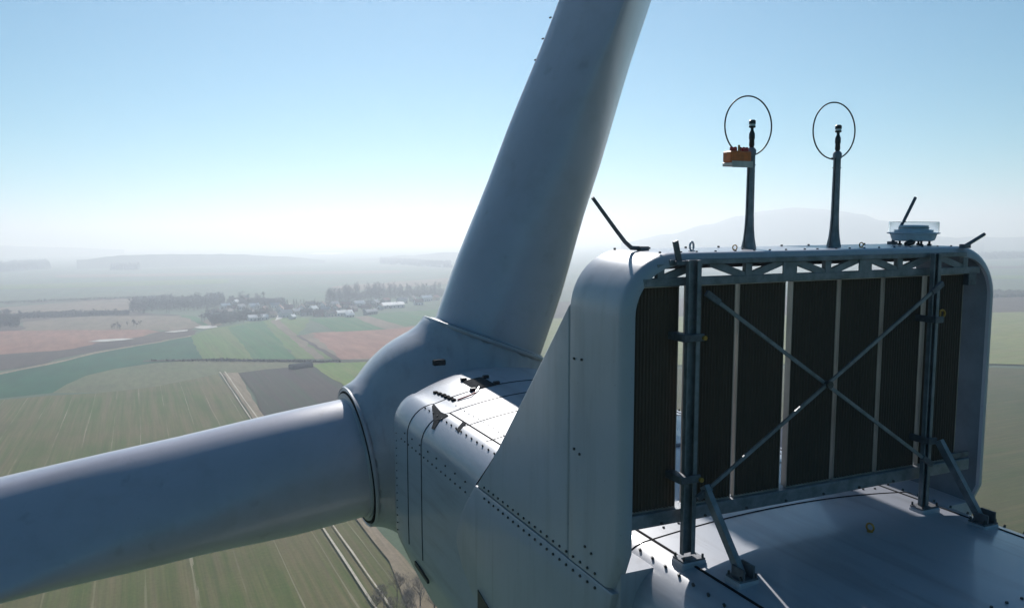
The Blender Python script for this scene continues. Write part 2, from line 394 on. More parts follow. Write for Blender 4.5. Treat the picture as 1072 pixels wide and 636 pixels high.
# small inspection plate and rear neck
part('hub_plate', MB().box(4.30, 4.50, 12.50, 12.60, -2.41, -2.32, 0.01), M['tape'], rotor, parent=hub)
nb = MB(); nb.tube([HC + Vector((0, -0.9, 0)), HC + Vector((0, -1.7, 0)), HC + Vector((0, -2.3, 0))], [1.38, 1.36, 1.34], 64)
part('hub_neck', nb, M['hub'], rotor, 40, parent=hub)
def blade_mesh(k):
    r_ = RD[k]; tdir = Vector((math.cos(R(ANG[k])), 0, -math.sin(R(ANG[k]))))
    b = MB(); rws = []
    rs = [1.68, 1.9, 2.2, 2.6] + [3 + 0.5 * i for i in range(22)] + [14.5 + 1.5 * i for i in range(26)] + [52.8, 53.6, 54.3, 54.8, 55.0]
    N = 40
    def ip(r, tab):
        for (a, va), (c, vc) in zip(tab, tab[1:]):
            if r <= c:
                t = (r - a) / (c - a); t = t * t * (3 - 2 * t) if r < 14 else t
                return va + (vc - va) * max(t, 0)
        return tab[-1][1]
    for r in rs:
        Lx = ip(r, [(1.6, 1.01), (2.6, 1.01), (5.2, 1.16), (8.2, 1.48), (12.5, 2.5), (16, 2.45), (30, 1.7), (50, 0.75), (53.5, 0.45), (55, 0.08)])
        Le = ip(r, [(1.6, 1.01), (2.6, 1.01), (5, 1.08), (8, 1.22), (13, 1.2), (30, 0.75), (50, 0.32), (53.5, 0.2), (55, 0.04)])
        th = ip(r, [(1.6, 1.01), (2.6, 1.01), (5, 0.93), (8, 0.82), (12, 0.74), (16, 0.62), (30, 0.32), (50, 0.09), (55, 0.015)])
        mo = ip(r, [(1.6, 0), (2.8, 0.0), (5.0, 0.30), (8.0, 0.80), (12, 1.0), (60, 1.0)])
        tw_ = R(ip(r, [(1.6, 103), (8, 103), (14, 98), (30, 96), (55, 100)]))
        c = tdir * math.cos(tw_) - Vector((0, 1, 0)) * math.sin(tw_)     # towards the trailing edge
        e = tdir * math.sin(tw_) + Vector((0, 1, 0)) * math.cos(tw_)     # thickness direction
        pre = Vector((0, 1, 0)) * (0.0009 * max(0, r - 4) ** 2 * 0.6)
        row = []
        for i in range(N):
            a = 2 * math.pi * i / N; ca, sa = math.cos(a), math.sin(a)
            if ca >= 0:
                s_ = ca; circ = math.sqrt(max(0, 1 - s_ * s_)); foil = 0.98 * (1 - s_ ** 1.12) + 0.02
                h_ = circ * (1 - mo) + foil * mo; x = s_ * Lx; y = math.copysign(h_, sa) * th if abs(sa) > 1e-6 else 0
                if sa < 0 : y *= (1 - 0.12 * mo * s_)
            else: x = ca * Le; y = sa * th
            row.append(HC + r_ * r + c * x + e * y + pre)
        rws.append(row)
    b.grid(rws, closed=True); n = len(b.v); b.f.append(tuple(range(N))); b.f.append(tuple(reversed(range(n - N, n))))
    return b
for k, lb in enumerate(('blade rising to the sky', 'blade reaching out to the left edge', 'blade pointing down behind the nacelle')):
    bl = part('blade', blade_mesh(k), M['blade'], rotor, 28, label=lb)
    vg = MB(); r_ = RD[k]; tdir = Vector((math.cos(R(ANG[k])), 0, -math.sin(R(ANG[k]))))
    for i in range(14):
        rr_ = 6.9 + 0.42 * i; p = HC + r_ * rr_ - tdir * 0.80 + Vector((0, 0.34, 0))
        vg.box(p.x - 0.012, p.x + 0.012, p.y - 0.03, p.y + 0.03, p.z - 0.012, p.z + 0.012)
    part('vortex_fins', vg, M['bolt'], rotor, kind='stuff', parent=bl)

# ================================================================== cooler on the roof
cool = thing('rooftop_cooler', 'big arched cooler unit with dark radiator panels standing on the nacelle roof', 'cooler', (CX, 5.3, -2.6))
XL, XR = 3.14, 7.09
ZT = -0.275; RC = 0.46
def arch_path():
    P = []
    zb = -2.80
    for k in range(14): P.append((XL, zb + (ZT - RC - zb) * k / 13, -1.0, 0.0))
    for k in range(1, 13):
        a = R(90 * k / 12); P.append((XL + RC - RC * math.cos(a), ZT - RC + RC * math.sin(a), -math.cos(a), math.sin(a)))
    for k in range(1, 16): P.append((XL + RC + ((XL + XR) / 2 - XL - RC) * k / 16, ZT, 0.0, 1.0))
    Q = [(XL + XR - x, z, -nx, nz) for x, z, nx, nz in reversed(P)]
    return P + [(CX, ZT, 0, 1)][:0] + Q
def arch_rows():
    rws = []
    for x, z, nx, nz in arch_path():
        side = abs(nx) if abs(nx) > 0 else 0
        dx = abs(x - CX)
        t = min(1, max(0, (dx - 1.28) / 0.28)); t = t * t * (3 - 2 * t)
        lip = 0.045 + 0.038 * t
        sh = 0.48 * max(0, -2.5 - z)            # lower rear corner slants forward
        prof = [(5.80, 0.012), (5.798, 0.002), (5.79, 0.0), (5.6, 0), (5.4, 0), (5.2, 0)]
        for k in range(0, 9):
            a = R(90 * k / 8); prof.append((5.0 + lip - lip * math.sin(a), lip - lip * math.cos(a)))
        prof += [(5.0, lip + 0.012), (5.03, lip + 0.014), (5.2, lip * 0.4 + 0.05), (5.7, 0.06), (5.78, 0.05), (5.79, 0.012)]
        rws.append([(x - nx * ins, y + (sh if y < 5.3 else 0), z - nz * ins) for y, ins in prof])
    return rws
b = MB(); rws = arch_rows(); b.grid(rws, closed=True); n = len(rws[0])
b.f.append(tuple(range(n))); b.f.append(tuple(reversed([len(b.v) - n + i for i in range(n)])))
arch = part('arch_fairing', b, M['fair'], cool, 35)
arch.data.materials.append(M['arch_inner'])
for k_, pg in enumerate(arch.data.polygons):   # inside faces of the arch take a darker colour
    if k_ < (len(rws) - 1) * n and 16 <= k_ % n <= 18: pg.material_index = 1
FIN = [(5.815, -0.70), (6.4, -1.325), (7.28, -2.27), (7.86, -2.80), (8.14, -3.08), (8.33, -3.30), (8.45, -3.50), (8.46, -3.66), (8.30, -3.86), (8.0, -4.05), (7.7, -4.18), (7.2, -4.28), (5.9, -4.28), (5.70, -4.20), (5.17, -2.99), (5.12, -2.815), (5.815, -2.815)]
def rounded_panel(poly, x0, x1, bev):
    """panel with its outer face at x0 and softly bevelled rim, inner face at x1"""
    n = len(poly); cx_ = sum(p[0] for p in poly) / n; cz_ = sum(p[1] for p in poly) / n
    s_ = 1 if x1 > x0 else -1
    def off(d):
        out = []
        for i in range(n):
            a = Vector(poly[i - 1]); p = Vector(poly[i]); c = Vector(poly[(i + 1) % n])
            e1 = (p - a).normalized(); e2 = (c - p).normalized(); nn = Vector((e1.y + e2.y, -(e1.x + e2.x)))
            if nn.length < 1e-6: nn = Vector((e1.y, -e1.x))
            nn.normalize(); out.append(p + nn * d)
        return out
    area = sum(poly[i - 1][0] * poly[i][1] - poly[i][0] * poly[i - 1][1] for i in range(n))
    sg = -1 if area > 0 else 1
    b = MB(); rws = []
    for xx, d in ((x0, bev), (x0 + s_ * bev * 0.3, bev * 0.3), (x0 + s_ * bev, 0), (x1, 0)):
        rws.append([(xx, q[0], q[1]) for q in off(sg * d)])
    b.grid(rws, closed=True); b.f.append(tuple(range(n))); b.f.append(tuple(range(3 * n, 4 * n))); return b
for sx, lb in ((1, None), (-1, None)):
    x0 = XL if sx > 0 else XR; x1 = x0 + sx * 0.05
    upper = [FIN[0], FIN[1], FIN[2], (7.85, -2.795), (7.85, -2.808), (5.808, -2.808)]
    lower = [(7.88, -2.817)] + FIN[4:15] + [(5.11, -2.82)]
    part('side_panel', rounded_panel(upper, x0, x1 + sx * 0.03, 0.030), M['fair'], cool, 30)
    part('side_panel', rounded_panel(lower, x0 + sx * 0.002, x1 + sx * 0.03, 0.030), M['fair'], cool, 30)
    part('panel_return', MB().prism([(x0 + sx * .03, -2.83), (x0 + sx * .30, -2.9), (x0 + sx * .30, -4.25), (x0 + sx * .03, -4.2)], 1, 5.9, 7.6), M['fair'], cool)
    # foot that carries the fairing on the shoulder of the nacelle
    part('fairing_foot', MB().prism([(x0 + sx * 0.055, -2.66), (x0 + sx * 0.52, -2.66), (x0 + sx * 0.52, -2.9), (x0 + sx * 0.18, -3.6), (x0 + sx * 0.055, -3.6)], 1, 5.08, 6.4), M['fair'], cool)
    bt = MB()
    for k in range(20):
        y_ = 7.60 - 2.24 * (k / 19)
        bt.boltrow([(x0, y_, -2.757)], (-sx, 0, 0), 0.0125, 0.012); bt.boltrow([(x0, y_, -2.872)], (-sx, 0, 0), 0.0125, 0.012)
    for y_, z_ in ((5.52, -2.60), (5.42, -2.62), (5.72, -1.13), (5.60, -1.12), (5.71, -1.86), (5.62, -1.88)): bt.boltrow([(x0, y_, z_)], (-sx, 0, 0), 0.012, 0.012)
    part('panel_bolts', bt, M['bolt'], cool, kind='stuff')
bt = MB()
for k in range(20):
    x_ = 3.50 + (XR - 3.5 - 0.36) * k / 19 + random.uniform(-.02, .02)
    bt.boltrow([(x_, 5.09, ZT)], (0, 0, 1), 0.010, 0.009)
    if k % 2 == 0: bt.boltrow([(x_, 5.72, ZT)], (0, 0, 1), 0.011, 0.014)
part('top_bolts', bt, M['bolt'], cool, kind='stuff')
# truss under the top
XT0, XT1 = 3.36, 6.84
tr = part('truss', MB().box(3.52, 6.64, 4.985, 5.05, -0.362, -0.322, 0.004).box(XT0 - .06, XT1, 5.0, 5.06, -0.515, -0.455, 0.004), M['steel'], cool)
for xv in (3.45, 4.25, 5.05, 5.85, 6.65):
    part('truss_post', MB().box(xv - 0.03, xv + 0.03, 5.003, 5.045, -0.46, -0.355), M['steel'], cool, parent=tr)
    for s_ in (-1, 1):
        xe = xv + s_ * 0.36
        if 3.4 < xe < 6.8: part('truss_brace', MB().bar((xv + s_ * .02, 5.022, -0.462), (xe, 5.022, -0.352), 0.03, 0.055), M['steel'], cool, parent=tr)
for xg in (4.65, 5.45):
    part('gusset_plate', MB().box(xg - 0.07, xg + 0.07, 4.998, 5.008, -0.50, -0.33), M['steel'], cool, parent=tr)
part('front_beam', MB().box(3.35, 6.85, 5.66, 5.74, -0.44, -0.375, 0.004), M['steel2'], cool)
# radiator panels
GX = [(3.20, 3.650), (3.735, 4.172), (4.208, 4.665), (4.738, 5.210), (5.246, 5.702), (5.738, 6.190), (6.240, 6.71)]
RY0, RY1 = 5.06, 5.115
for i, (x0, x1) in enumerate(GX):
    b = MB(); nr = 15; rws0 = []; prof = []
    for k in range(nr * 4 + 1):
        t = k / (nr * 4); ph = k % 4
        prof.append((x0 + 0.006 + (x1 - x0 - 0.012) * t, RY0 + (0.0, 0.001, 0.013, 0.012)[ph]))
    rws = [[(x, y, z) for x, y in prof] for z in (-2.195, -1.35, -0.525)]
    b.grid(rws); rp = part('radiator_panel', b, M['fins'], cool)
    for xa in (x0, x1 - 0.005): part('panel_frame', MB().box(xa, xa + 0.005, RY0 - 0.004, RY1, -2.195, -0.52), M['alu'], cool, parent=rp)
    part('panel_back', MB().box(x0 + 0.006, x1 - 0.006, RY0 + 0.02, RY1 - 0.004, -2.19, -0.525), M['fins'], cool, parent=rp)
    for za, zb in ((-0.526, -0.517), (-2.204, -2.196)): part('panel_rail', MB().box(x0, x1, RY0 - 0.006, RY0 + 0.03, za, zb), M['alu'], cool, parent=rp)
# bottom beam
part('bottom_beam', MB().box(3.22, 6.86, 5.01, 5.17, -2.31, -2.205, 0.006), M['steel'], cool)
bt = MB()
for k in range(9): bt.boltrow([(3.5 + 0.4 * k, 5.01, -2.29)], (0, -1, 0), 0.012, 0.012)
part('beam_bolts', bt, M['bolt'], cool, kind='stuff')
# posts (channel sections) with feet
for xp, hw, bl_ in ((3.685, 0.052, 0.125), (6.19, 0.036, 0.065)):
    po = part('post', MB().box(xp - hw, xp + hw, 4.945, 4.96, -2.53, -0.325, 0.002).box(xp - hw, xp - hw + 0.012, 4.918, 4.944, -2.53, -0.325, 0.002).box(xp + hw - 0.035, xp + hw, 4.906, 4.917, -2.53, -0.325, 0.002).box(xp + hw - 0.012, xp + hw, 4.918, 4.944, -2.53, -0.325, 0.002), M['steel'], cool)
    zr = roofz(xp, 4.95) if 3.7 < xp < 6.46 else -2.6
    part('foot_pad', MB().box(xp - 0.10, xp + 0.12, 4.85, 5.00, zr - 0.03, zr + 0.035, 0.010), M['fair'], cool, parent=po)
    part('foot_plate', MB().box(xp - 0.092, xp + 0.112, 4.858, 4.992, zr + 0.035, zr + 0.05, 0.003), M['steel2'], cool, parent=po)
    fb = MB()
    for dx in (-0.075, 0.095):
        for yy in (4.872, 4.98): fb.boltrow([(xp + dx, yy, zr + 0.05)], (0, 0, 1), 0.010, 0.028)
    part('foot_bolts', fb, M['bolt'], cool, parent=po, kind='stuff')
    for zb, dz in ((-0.88, 0), (-1.93, -0.02)):
        br = part('bracket', MB().box(xp - bl_, xp + hw, 4.855, 4.878, zb - 0.03, zb + 0.025, 0.004).box(xp - bl_, xp - bl_ + 0.012, 4.879, 5.06, zb - 0.03, zb + 0.025, 0.003).box(xp - bl_ + 0.013, xp - hw - 0.003, 4.88, 5.05, zb + 0.019, zb + 0.025), M['steel2'], cool, parent=po)
    if xp < 5:
        part('bracket_bolt', MB().tube([(xp + 0.045, 4.855, -0.885), (xp + 0.045, 4.835, -0.885)], 0.018, 8), M['rust'], cool, parent=po)
        part('bracket_bolt', MB().tube([(xp + 0.045, 4.855, -1.94), (xp + 0.045, 4.835, -1.94)], 0.018, 8), M['rust'], cool, parent=po)
# struts
for top, bot in (((3.765, 4.85, -1.99), (3.82, 4.48, -2.54)), ((6.24, 4.85, -1.93), (6.37, 4.50, -2.56))):
    st = part('strut', MB().bar(top, bot, 0.062, 0.045, (1, 0, 0)), M['steel'], cool)
    bx, by, zr = bot[0], bot[1], roofz(bot[0], bot[1])
    part('strut_foot', MB().box(bx - 0.085, bx + 0.095, by - 0.085, by + 0.085, zr - 0.03, zr + 0.03, 0.010), M['fair'], cool, parent=st)
    part('strut_plate', MB().box(bx - 0.078, bx + 0.088, by - 0.078, by + 0.078, zr + 0.03, zr + 0.045, 0.003).box(bx - 0.05, bx - 0.036, by - 0.08, by + 0.05, zr + 0.045, zr + 0.12).box(bx + 0.036, bx + 0.05, by - 0.08, by + 0.05, zr + 0.045, zr + 0.14), M['steel2'], cool, parent=st)
    fb = MB(); fb.boltrow([(bx + dx, by + dy, zr + 0.045) for dx in (-0.062, 0.074) for dy in (-0.062, 0.062)], (0, 0, 1), 0.010, 0.028)
    part('foot_bolts', fb, M['bolt'], cool, parent=st, kind='stuff')
# cross bracing
YB = 4.855
for a, c, ga, gc, yy in (((3.79, -0.59), (6.12, -2.10), (3.80, -0.55), (6.12, -2.12), YB), ((6.10, -0.60), (3.74, -2.04), (6.12, -0.57), (3.76, -2.06), YB - 0.022)):
    br = part('cross_brace', MB().bar((a[0], yy, a[1]), (c[0], yy, c[1]), 0.014, 0.028), M['steel'], cool)
    for g_ in (a, c):
        sgn = 1 if g_ is a else -1
        d = (Vector((c[0], 0, c[1])) - Vector((a[0], 0, a[1]))).normalized() * sgn
        p0 = Vector((g_[0], yy - 0.004, g_[1])) - d * 0.06; p1 = p0 + d * 0.14
        part('brace_gusset', MB().bar(p0, p1, 0.026, 0.045), M['steel2'], cool, parent=br)
xc = part('brace_joint', MB().tube([(4.925, YB - 0.05, -1.325), (4.925, YB + 0.02, -1.325)], 0.03, 12), M['bolt'], cool)
# orange shackles on the last panel
part('shackle', MB().ring((6.42, 5.03, -0.86), (0.1, 1, 0), 0.032, 0.010, 20, 6).box(6.385, 6.398, 5.02, 5.035, -0.895, -0.825), M['rust'], cool, label='orange shackle near the top of the last radiator')
part('shackle', MB().ring((6.32, 5.02, -1.86), (0.1, 1, 0), 0.030, 0.011, 20, 6), M['rust'], cool, label='orange shackle near the foot of the last radiator')
part('inner_bracket', MB().box(6.70, 6.80, 5.0, 5.06, -0.62, -0.50, 0.004), M['steel2'], cool)
part('lower_rail', MB().box(6.60, 6.86, 5.02, 5.05, -2.19, -2.14, 0.004), M['steel2'], cool)
eye(3.86, 5.20, ZT, 0.052, M['grey'], cool, (0.55, -1, 0))
eye(4.27, 5.20, ZT, 0.030, M['rust'], cool, (0.2, 1, 0))
eye(5.63, 5.22, ZT, 0.030, M['rust'], cool, (0.2, 1, 0))

# ------------------------------------------------------------------ masts with wind sensors on top of the cooler
def mast(x, y, dz, label):
    t = thing('sensor_mast', label, 'mast', (x, y, ZT), 'wind sensor masts on the cooler')
    zt = 0.49 + dz
    b = MB(); b.tube([(x, y, ZT), (x, y, ZT + 0.012), (x, y, ZT + 0.08), (x, y, ZT + 0.16), (x, y, ZT + 0.28), (x, y, zt)], [0.060, 0.060, 0.047, 0.039, 0.034, 0.031], 20)
    part('pole', b, M['steel'], t, 35)
    c = MB(); c.tube([(x, y, zt - 0.01), (x, y, zt + 0.03), (x, y, zt + 0.05)], [0.037, 0.037, 0.022], 16); part('clamp', c, M['steel'], t, 40)
    s_ = MB(); s_.tube([(x, y, zt + 0.05), (x, y, zt + 0.07), (x, y, zt + 0.11), (x, y, zt + 0.125), (x, y, zt + 0.16), (x, y, zt + 0.185), (x, y, zt + 0.195), (x, y, zt + 0.205)],
                       [0.016, 0.022, 0.020, 0.024, 0.023, 0.013, 0.012, 0.012], 16)
    an = part('wind_sensor', s_, M['black'], t, 40)
    part('sensor_band', MB().tube([(x, y, zt + 0.222), (x, y, zt + 0.236)], 0.0245, 16), M['white'], t, 40, parent=an)
    part('sensor_head', MB().tube([(x, y, zt + 0.205), (x, y, zt + 0.209), (x, y, zt + 0.221)], [0.015, 0.026, 0.027], 16).tube([(x, y, zt + 0.2365), (x, y, zt + 0.262), (x, y, zt + 0.27)], [0.027, 0.027, 0.018], 16), M['black'], t, 40, parent=an)
    part('lightning_ring', MB().ring((x, y + 0.045, zt + 0.225), (0, 1, 0), 0.238, 0.0062, 72, 8), M['black'], t, 60)
    part('cable', MB().tube([(x - 0.033, y - 0.012, zt - 0.01), (x - 0.036, y - 0.012, 0.1), (x - 0.040, y - 0.014, ZT + 0.24), (x - 0.064, y - 0.02, ZT + 0.06), (x - 0.075, y - 0.03, ZT + 0.008), (x - 0.15, y - 0.10, ZT + 0.006)], 0.005, 6), M['black'], t)
    part('ring_clip', MB().box(x - 0.012, x + 0.012, y + 0.03, y + 0.055, zt - 0.02, zt + 0.0), M['steel2'], t)
    part('pole_strap', MB().ring((x, y, zt - 0.09), (0, 0, 1), 0.034, 0.004, 20, 6), M['steel'], t, 60)
mast(4.575, 5.40, 0.0, 'left steel mast with wind sensor and black ring, beside the orange lamp')
mast(5.50, 5.40, 0.0, 'right steel mast with wind sensor and black ring, nothing fixed to its pole')
ol = thing('obstruction_lamp', 'orange box with red caps on a bracket of the left mast', 'lamp', (4.445, 5.40, 0.40))
part('bracket', MB().box(4.325, 4.53, 5.33, 5.45, 0.385, 0.415, 0.004).box(4.325, 4.53, 5.325, 5.331, 0.375, 0.425), M['alu'], ol)
part('housing', MB().box(4.32, 4.525, 5.335, 5.445, 0.417, 0.505, 0.010), M['orange'], ol)
for x_ in (4.35, 4.385, 4.435, 4.47, 4.50): part('red_cap', MB().tube([(x_, 5.37, 0.50), (x_, 5.37, 0.530), (x_, 5.37, 0.538)], [0.016, 0.016, 0.009], 12), M['red'], ol, 40)
part('screw', MB().tube([(4.297, 5.36, 0.49), (4.335, 5.36, 0.49)], 0.004, 6), M['rust'], ol)
part('nut', MB().tube([(4.415, 5.36, 0.50), (4.415, 5.36, 0.552)], 0.009, 8), M['rust'], ol)

# ------------------------------------------------------------------ aviation beacon with its clear cover
LX, LY = 6.52, 5.45
bc = thing('aviation_beacon', 'low grey beacon with clear round cover on the right of the cooler top', 'beacon', (LX, LY, ZT))
body = MB(); prof = [(0.08, ZT + 0.045), (0.155, ZT + 0.038), (0.178, ZT + 0.046), (0.188, ZT + 0.07), (0.196, ZT + 0.10), (0.222, ZT + 0.106), (0.224, ZT + 0.114), (0.20, ZT + 0.117), (0.04, ZT + 0.117)]
def lathe(prof, cx, cy, n=40):
    b = MB(); rws = [[(cx + r * math.cos(2 * math.pi * j / n), cy + r * math.sin(2 * math.pi * j / n), z) for j in range(n)] for r, z in prof]
    b.grid(rws, closed=True); b.f.append(tuple(range(n))); k = len(rws) * n; b.f.append(tuple(reversed(range(k - n, k)))); return b
part('housing', lathe(prof, LX, LY), M['beacon'], bc, 35)
cov = MB(); n = 40
rws = [[(LX + r * math.cos(2 * math.pi * j / n), LY + r * math.sin(2 * math.pi * j / n), z) for j in range(n)] for r, z in
       ((0.212, ZT + 0.118), (0.212, ZT + 0.208), (0.208, ZT + 0.213), (0.04, ZT + 0.216), (0.04, ZT + 0.212), (0.206, ZT + 0.209), (0.208, ZT + 0.205), (0.208, ZT + 0.118), (0.212, ZT + 0.118))]
cov.grid(rws, closed=True); part('glass_cover', cov, M['glass'], bc, 40)
part('lamp_core', lathe([(0.165, ZT + 0.118), (0.165, ZT + 0.138), (0.125, ZT + 0.142), (0.125, ZT + 0.175), (0.105, ZT + 0.178)], LX, LY), M['beacon'], bc, 30)
part('lamp_band', MB().ring((LX, LY, ZT + 0.158), (0, 0, 1), 0.127, 0.005, 40, 6), M['alu'], bc, 40)
for a in (20, 95, 200, 250, 310):
    x_, y_ = LX + 0.135 * math.cos(R(a)), LY + 0.135 * math.sin(R(a))
    part('foot', MB().tube([(x_, y_, ZT - 0.004), (x_, y_, ZT + 0.012), (x_, y_, ZT + 0.014), (x_, y_, ZT + 0.046)], [0.020, 0.020, 0.010, 0.010], 10), M['black'], bc, 40)
part('cable_gland', MB().tube([(6.29, 5.33, ZT + 0.015), (6.35, 5.33, ZT + 0.03), (6.41, 5.36, ZT + 0.028), (6.45, 5.38, ZT + 0.055)], [0.022, 0.026, 0.022, 0.018], 10), M['black'], bc, 60)

# ------------------------------------------------------------------ lightning rods on the cooler
def rod(pts, rad, label, flat=False):
    t = thing('lightning_rod', label, 'lightning rod', pts[0], 'lightning rods on the cooler')
    if flat: b = MB().bar(pts[0], pts[1], rad * 2.4, rad * 1.4, (0, 1, 0))
    else: b = MB().tube(pts, rad, 10)
    part('rod', b, M['steel2'], t, 50)
    p = Vector(pts[0]); part('clamp_block', MB().box(p.x - 0.035, p.x + 0.045, p.y - 0.03, p.y + 0.03, p.z - 0.018, p.z + 0.016, 0.004), M['steel2'], t)
rod([(3.60, 5.48, ZT + 0.016), (3.50, 5.48, ZT + 0.022), (3.44, 5.48, ZT + 0.07), (3.36, 5.48, ZT + 0.16), (3.15, 5.48, ZT + 0.405)], [0.018, 0.018, 0.016, 0.015, 0.014], 'long lightning rod leaning left on the left shoulder of the cooler')
rod([(3.585, 4.972, ZT - 0.07), (3.530, 4.95, ZT + 0.09)], 0.016, 'short flat rod standing beside the left post of the cooler', True)
rod([(6.54, 5.70, ZT + 0.01), (6.61, 5.70, ZT + 0.10), (6.87, 5.74, ZT + 0.44)], 0.0145, 'lightning rod rising behind the round beacon')
rod([(6.62, 5.0, ZT + 0.004), (6.70, 5.0, ZT + 0.035), (6.865, 5.0, ZT + 0.105)], 0.0155, 'short rod leaning right at the right corner of the cooler')

# ================================================================== ground and fields
def field_mat(name, c1, c2, c3=None, patch=0.012, sx=0.35, sy=0.006, lines=0.0, lsp=11.0, lcol=(0.30, 0.27, 0.20), rot=0.0, lw=0.06):
    m = bpy.data.materials.new(name); m.use_nodes = True
    n = m.node_tree.nodes; l = m.node_tree.links; p = n['Principled BSDF']; p.inputs['Roughness'].default_value = 0.95
    p.inputs['Specular IOR Level'].default_value = 0.1
    tc = n.new('ShaderNodeTexCoord'); mp = n.new('ShaderNodeMapping'); mp.inputs['Rotation'].default_value = (0, 0, rot)
    l.new(tc.outputs['Object'], mp.inputs[0])
    def ns(scale, st, det=6):
        q = n.new('ShaderNodeMapping'); q.inputs['Scale'].default_value = st; l.new(mp.outputs[0], q.inputs[0])
        z = n.new('ShaderNodeTexNoise'); z.inputs['Scale'].default_value = scale; z.inputs['Detail'].default_value = det; z.inputs['Roughness'].default_value = 0.65
        l.new(q.outputs[0], z.inputs['Vector']); return z
    a = ns(patch, (1, 1, 1), 9); s1 = ns(1.0, (sx, sy, 1), 5); s2 = ns(1.0, (sx * 4.5, sy * 2.5, 1), 4); gr = ns(0.8, (1, 1, 1), 6)
    def ramp(src, lo, hi, ca, cb, out='Fac'):
        r = n.new('ShaderNodeValToRGB'); r.color_ramp.elements[0].position = lo; r.color_ramp.elements[1].position = hi
        r.color_ramp.elements[0].color = ca; r.color_ramp.elements[1].color = cb; l.new(src.outputs[out] if hasattr(src, 'outputs') else src, r.inputs[0]); return r.outputs[0]
    def mixc(f, x, y, k=None):
        q = n.new('ShaderNodeMix'); q.data_type = 'RGBA'
        if isinstance(f, float): q.inputs[0].default_value = f
        else: l.new(f, q.inputs[0])
        for i, c in ((6, x), (7, y)):
            if isinstance(c, tuple): q.inputs[i].default_value = (*c, 1)
            else: l.new(c, q.inputs[i])
        return q.outputs[2]
    f1 = ramp(a, 0.38, 0.64, (0, 0, 0, 1), (1, 1, 1, 1)); c = mixc(f1, c1, c2)
    f2 = ramp(s1, 0.42, 0.66, (0, 0, 0, 1), (0.75, 0.75, 0.75, 1)); c = mixc(f2, c, c3 or c2)
    f3 = ramp(s2, 0.35, 0.7, (0.86, 0.86, 0.86, 1), (1.16, 1.16, 1.16, 1))
    q = n.new('ShaderNodeMix'); q.data_type = 'RGBA'; q.blend_type = 'MULTIPLY'; q.inputs[0].default_value = 1; l.new(c, q.inputs[6]); l.new(f3, q.inputs[7]); c = q.outputs[2]
    f4 = ramp(gr, 0.3, 0.7, (0.85, 0.85, 0.85, 1), (1.12, 1.12, 1.12, 1))
    q = n.new('ShaderNodeMix'); q.data_type = 'RGBA'; q.blend_type = 'MULTIPLY'; q.inputs[0].default_value = 1; l.new(c, q.inputs[6]); l.new(f4, q.inputs[7]); c = q.outputs[2]
    dm = ns(0.018, (1, 0.6, 1), 8); f5 = ramp(dm, 0.52, 0.72, (1, 1, 1, 1), (0.78, 0.80, 0.80, 1))
    q = n.new('ShaderNodeMix'); q.data_type = 'RGBA'; q.blend_type = 'MULTIPLY'; q.inputs[0].default_value = 1; l.new(c, q.inputs[6]); l.new(f5, q.inputs[7]); c = q.outputs[2]
    if lines:
        sp = n.new('ShaderNodeSeparateXYZ'); l.new(mp.outputs[0], sp.inputs[0])
        wob = n.new('ShaderNodeMath'); wob.operation = 'MULTIPLY_ADD'; l.new(s1.outputs['Fac'], wob.inputs[0]); wob.inputs[1].default_value = lsp * 0.25; l.new(sp.outputs[0], wob.inputs[2])
        d = n.new('ShaderNodeMath'); d.operation = 'DIVIDE'; l.new(wob.outputs[0], d.inputs[0]); d.inputs[1].default_value = lsp
        fr = n.new('ShaderNodeMath'); fr.operation = 'FRACT'; l.new(d.outputs[0], fr.inputs[0])
        lt = n.new('ShaderNodeMath'); lt.operation = 'LESS_THAN'; l.new(fr.outputs[0], lt.inputs[0]); lt.inputs[1].default_value = lw
        ml = n.new('ShaderNodeMath'); ml.operation = 'MULTIPLY'; l.new(lt.outputs[0], ml.inputs[0])
        g_ = ramp(ns(0.03, (1, 0.35, 1), 3), 0.40, 0.62, (0, 0, 0, 1), (lines, lines, lines, 1)); l.new(g_, ml.inputs[1])
        c = mixc(ml.outputs[0], c, lcol)
    l.new(c, p.inputs['Base Color'])
    return m
F = {}
F['base'] = field_mat('meadow_far', (0.07, 0.13, 0.075), (0.12, 0.13, 0.08), (0.09, 0.12, 0.08), 0.0022, 0.01, 0.002)
F['greenA'] = field_mat('winter_crop', (0.070, 0.108, 0.022), (0.125, 0.112, 0.046), (0.17, 0.132, 0.070), 0.010, 0.22, 0.006, 0.75, 13.0, (0.30, 0.26, 0.18), 0, 0.035)
F['pale'] = field_mat('thin_crop', (0.115, 0.14, 0.065), (0.16, 0.145, 0.085), (0.135, 0.14, 0.075), 0.008, 0.05, 0.02)
F['teal'] = field_mat('dense_crop', (0.003, 0.074, 0.034), (0.006, 0.084, 0.038), (0.02, 0.09, 0.034), 0.006, 0.02, 0.01)
F['tan'] = field_mat('dry_margin', (0.26, 0.20, 0.135), (0.20, 0.165, 0.10), (0.32, 0.25, 0.18), 0.02, 0.3, 0.02)
F['pink'] = field_mat('bare_reddish_soil', (0.29, 0.135, 0.095), (0.25, 0.13, 0.09), (0.31, 0.165, 0.12), 0.004, 0.03, 0.01)
F['purple'] = field_mat('wet_meadow', (0.060, 0.045, 0.040), (0.11, 0.08, 0.06), (0.08, 0.06, 0.05), 0.01, 0.03, 0.01)
F['greytan'] = field_mat('stubble', (0.20, 0.15, 0.11), (0.16, 0.135, 0.09), (0.22, 0.17, 0.12), 0.006, 0.03, 0.01)
F['j1'] = field_mat('young_crop', (0.085, 0.165, 0.035), (0.105, 0.16, 0.045), (0.14, 0.165, 0.06), 0.006, 0.10, 0.004)
F['j2'] = field_mat('green_crop', (0.022, 0.125, 0.034), (0.035, 0.13, 0.04), (0.08, 0.14, 0.055), 0.006, 0.10, 0.004)
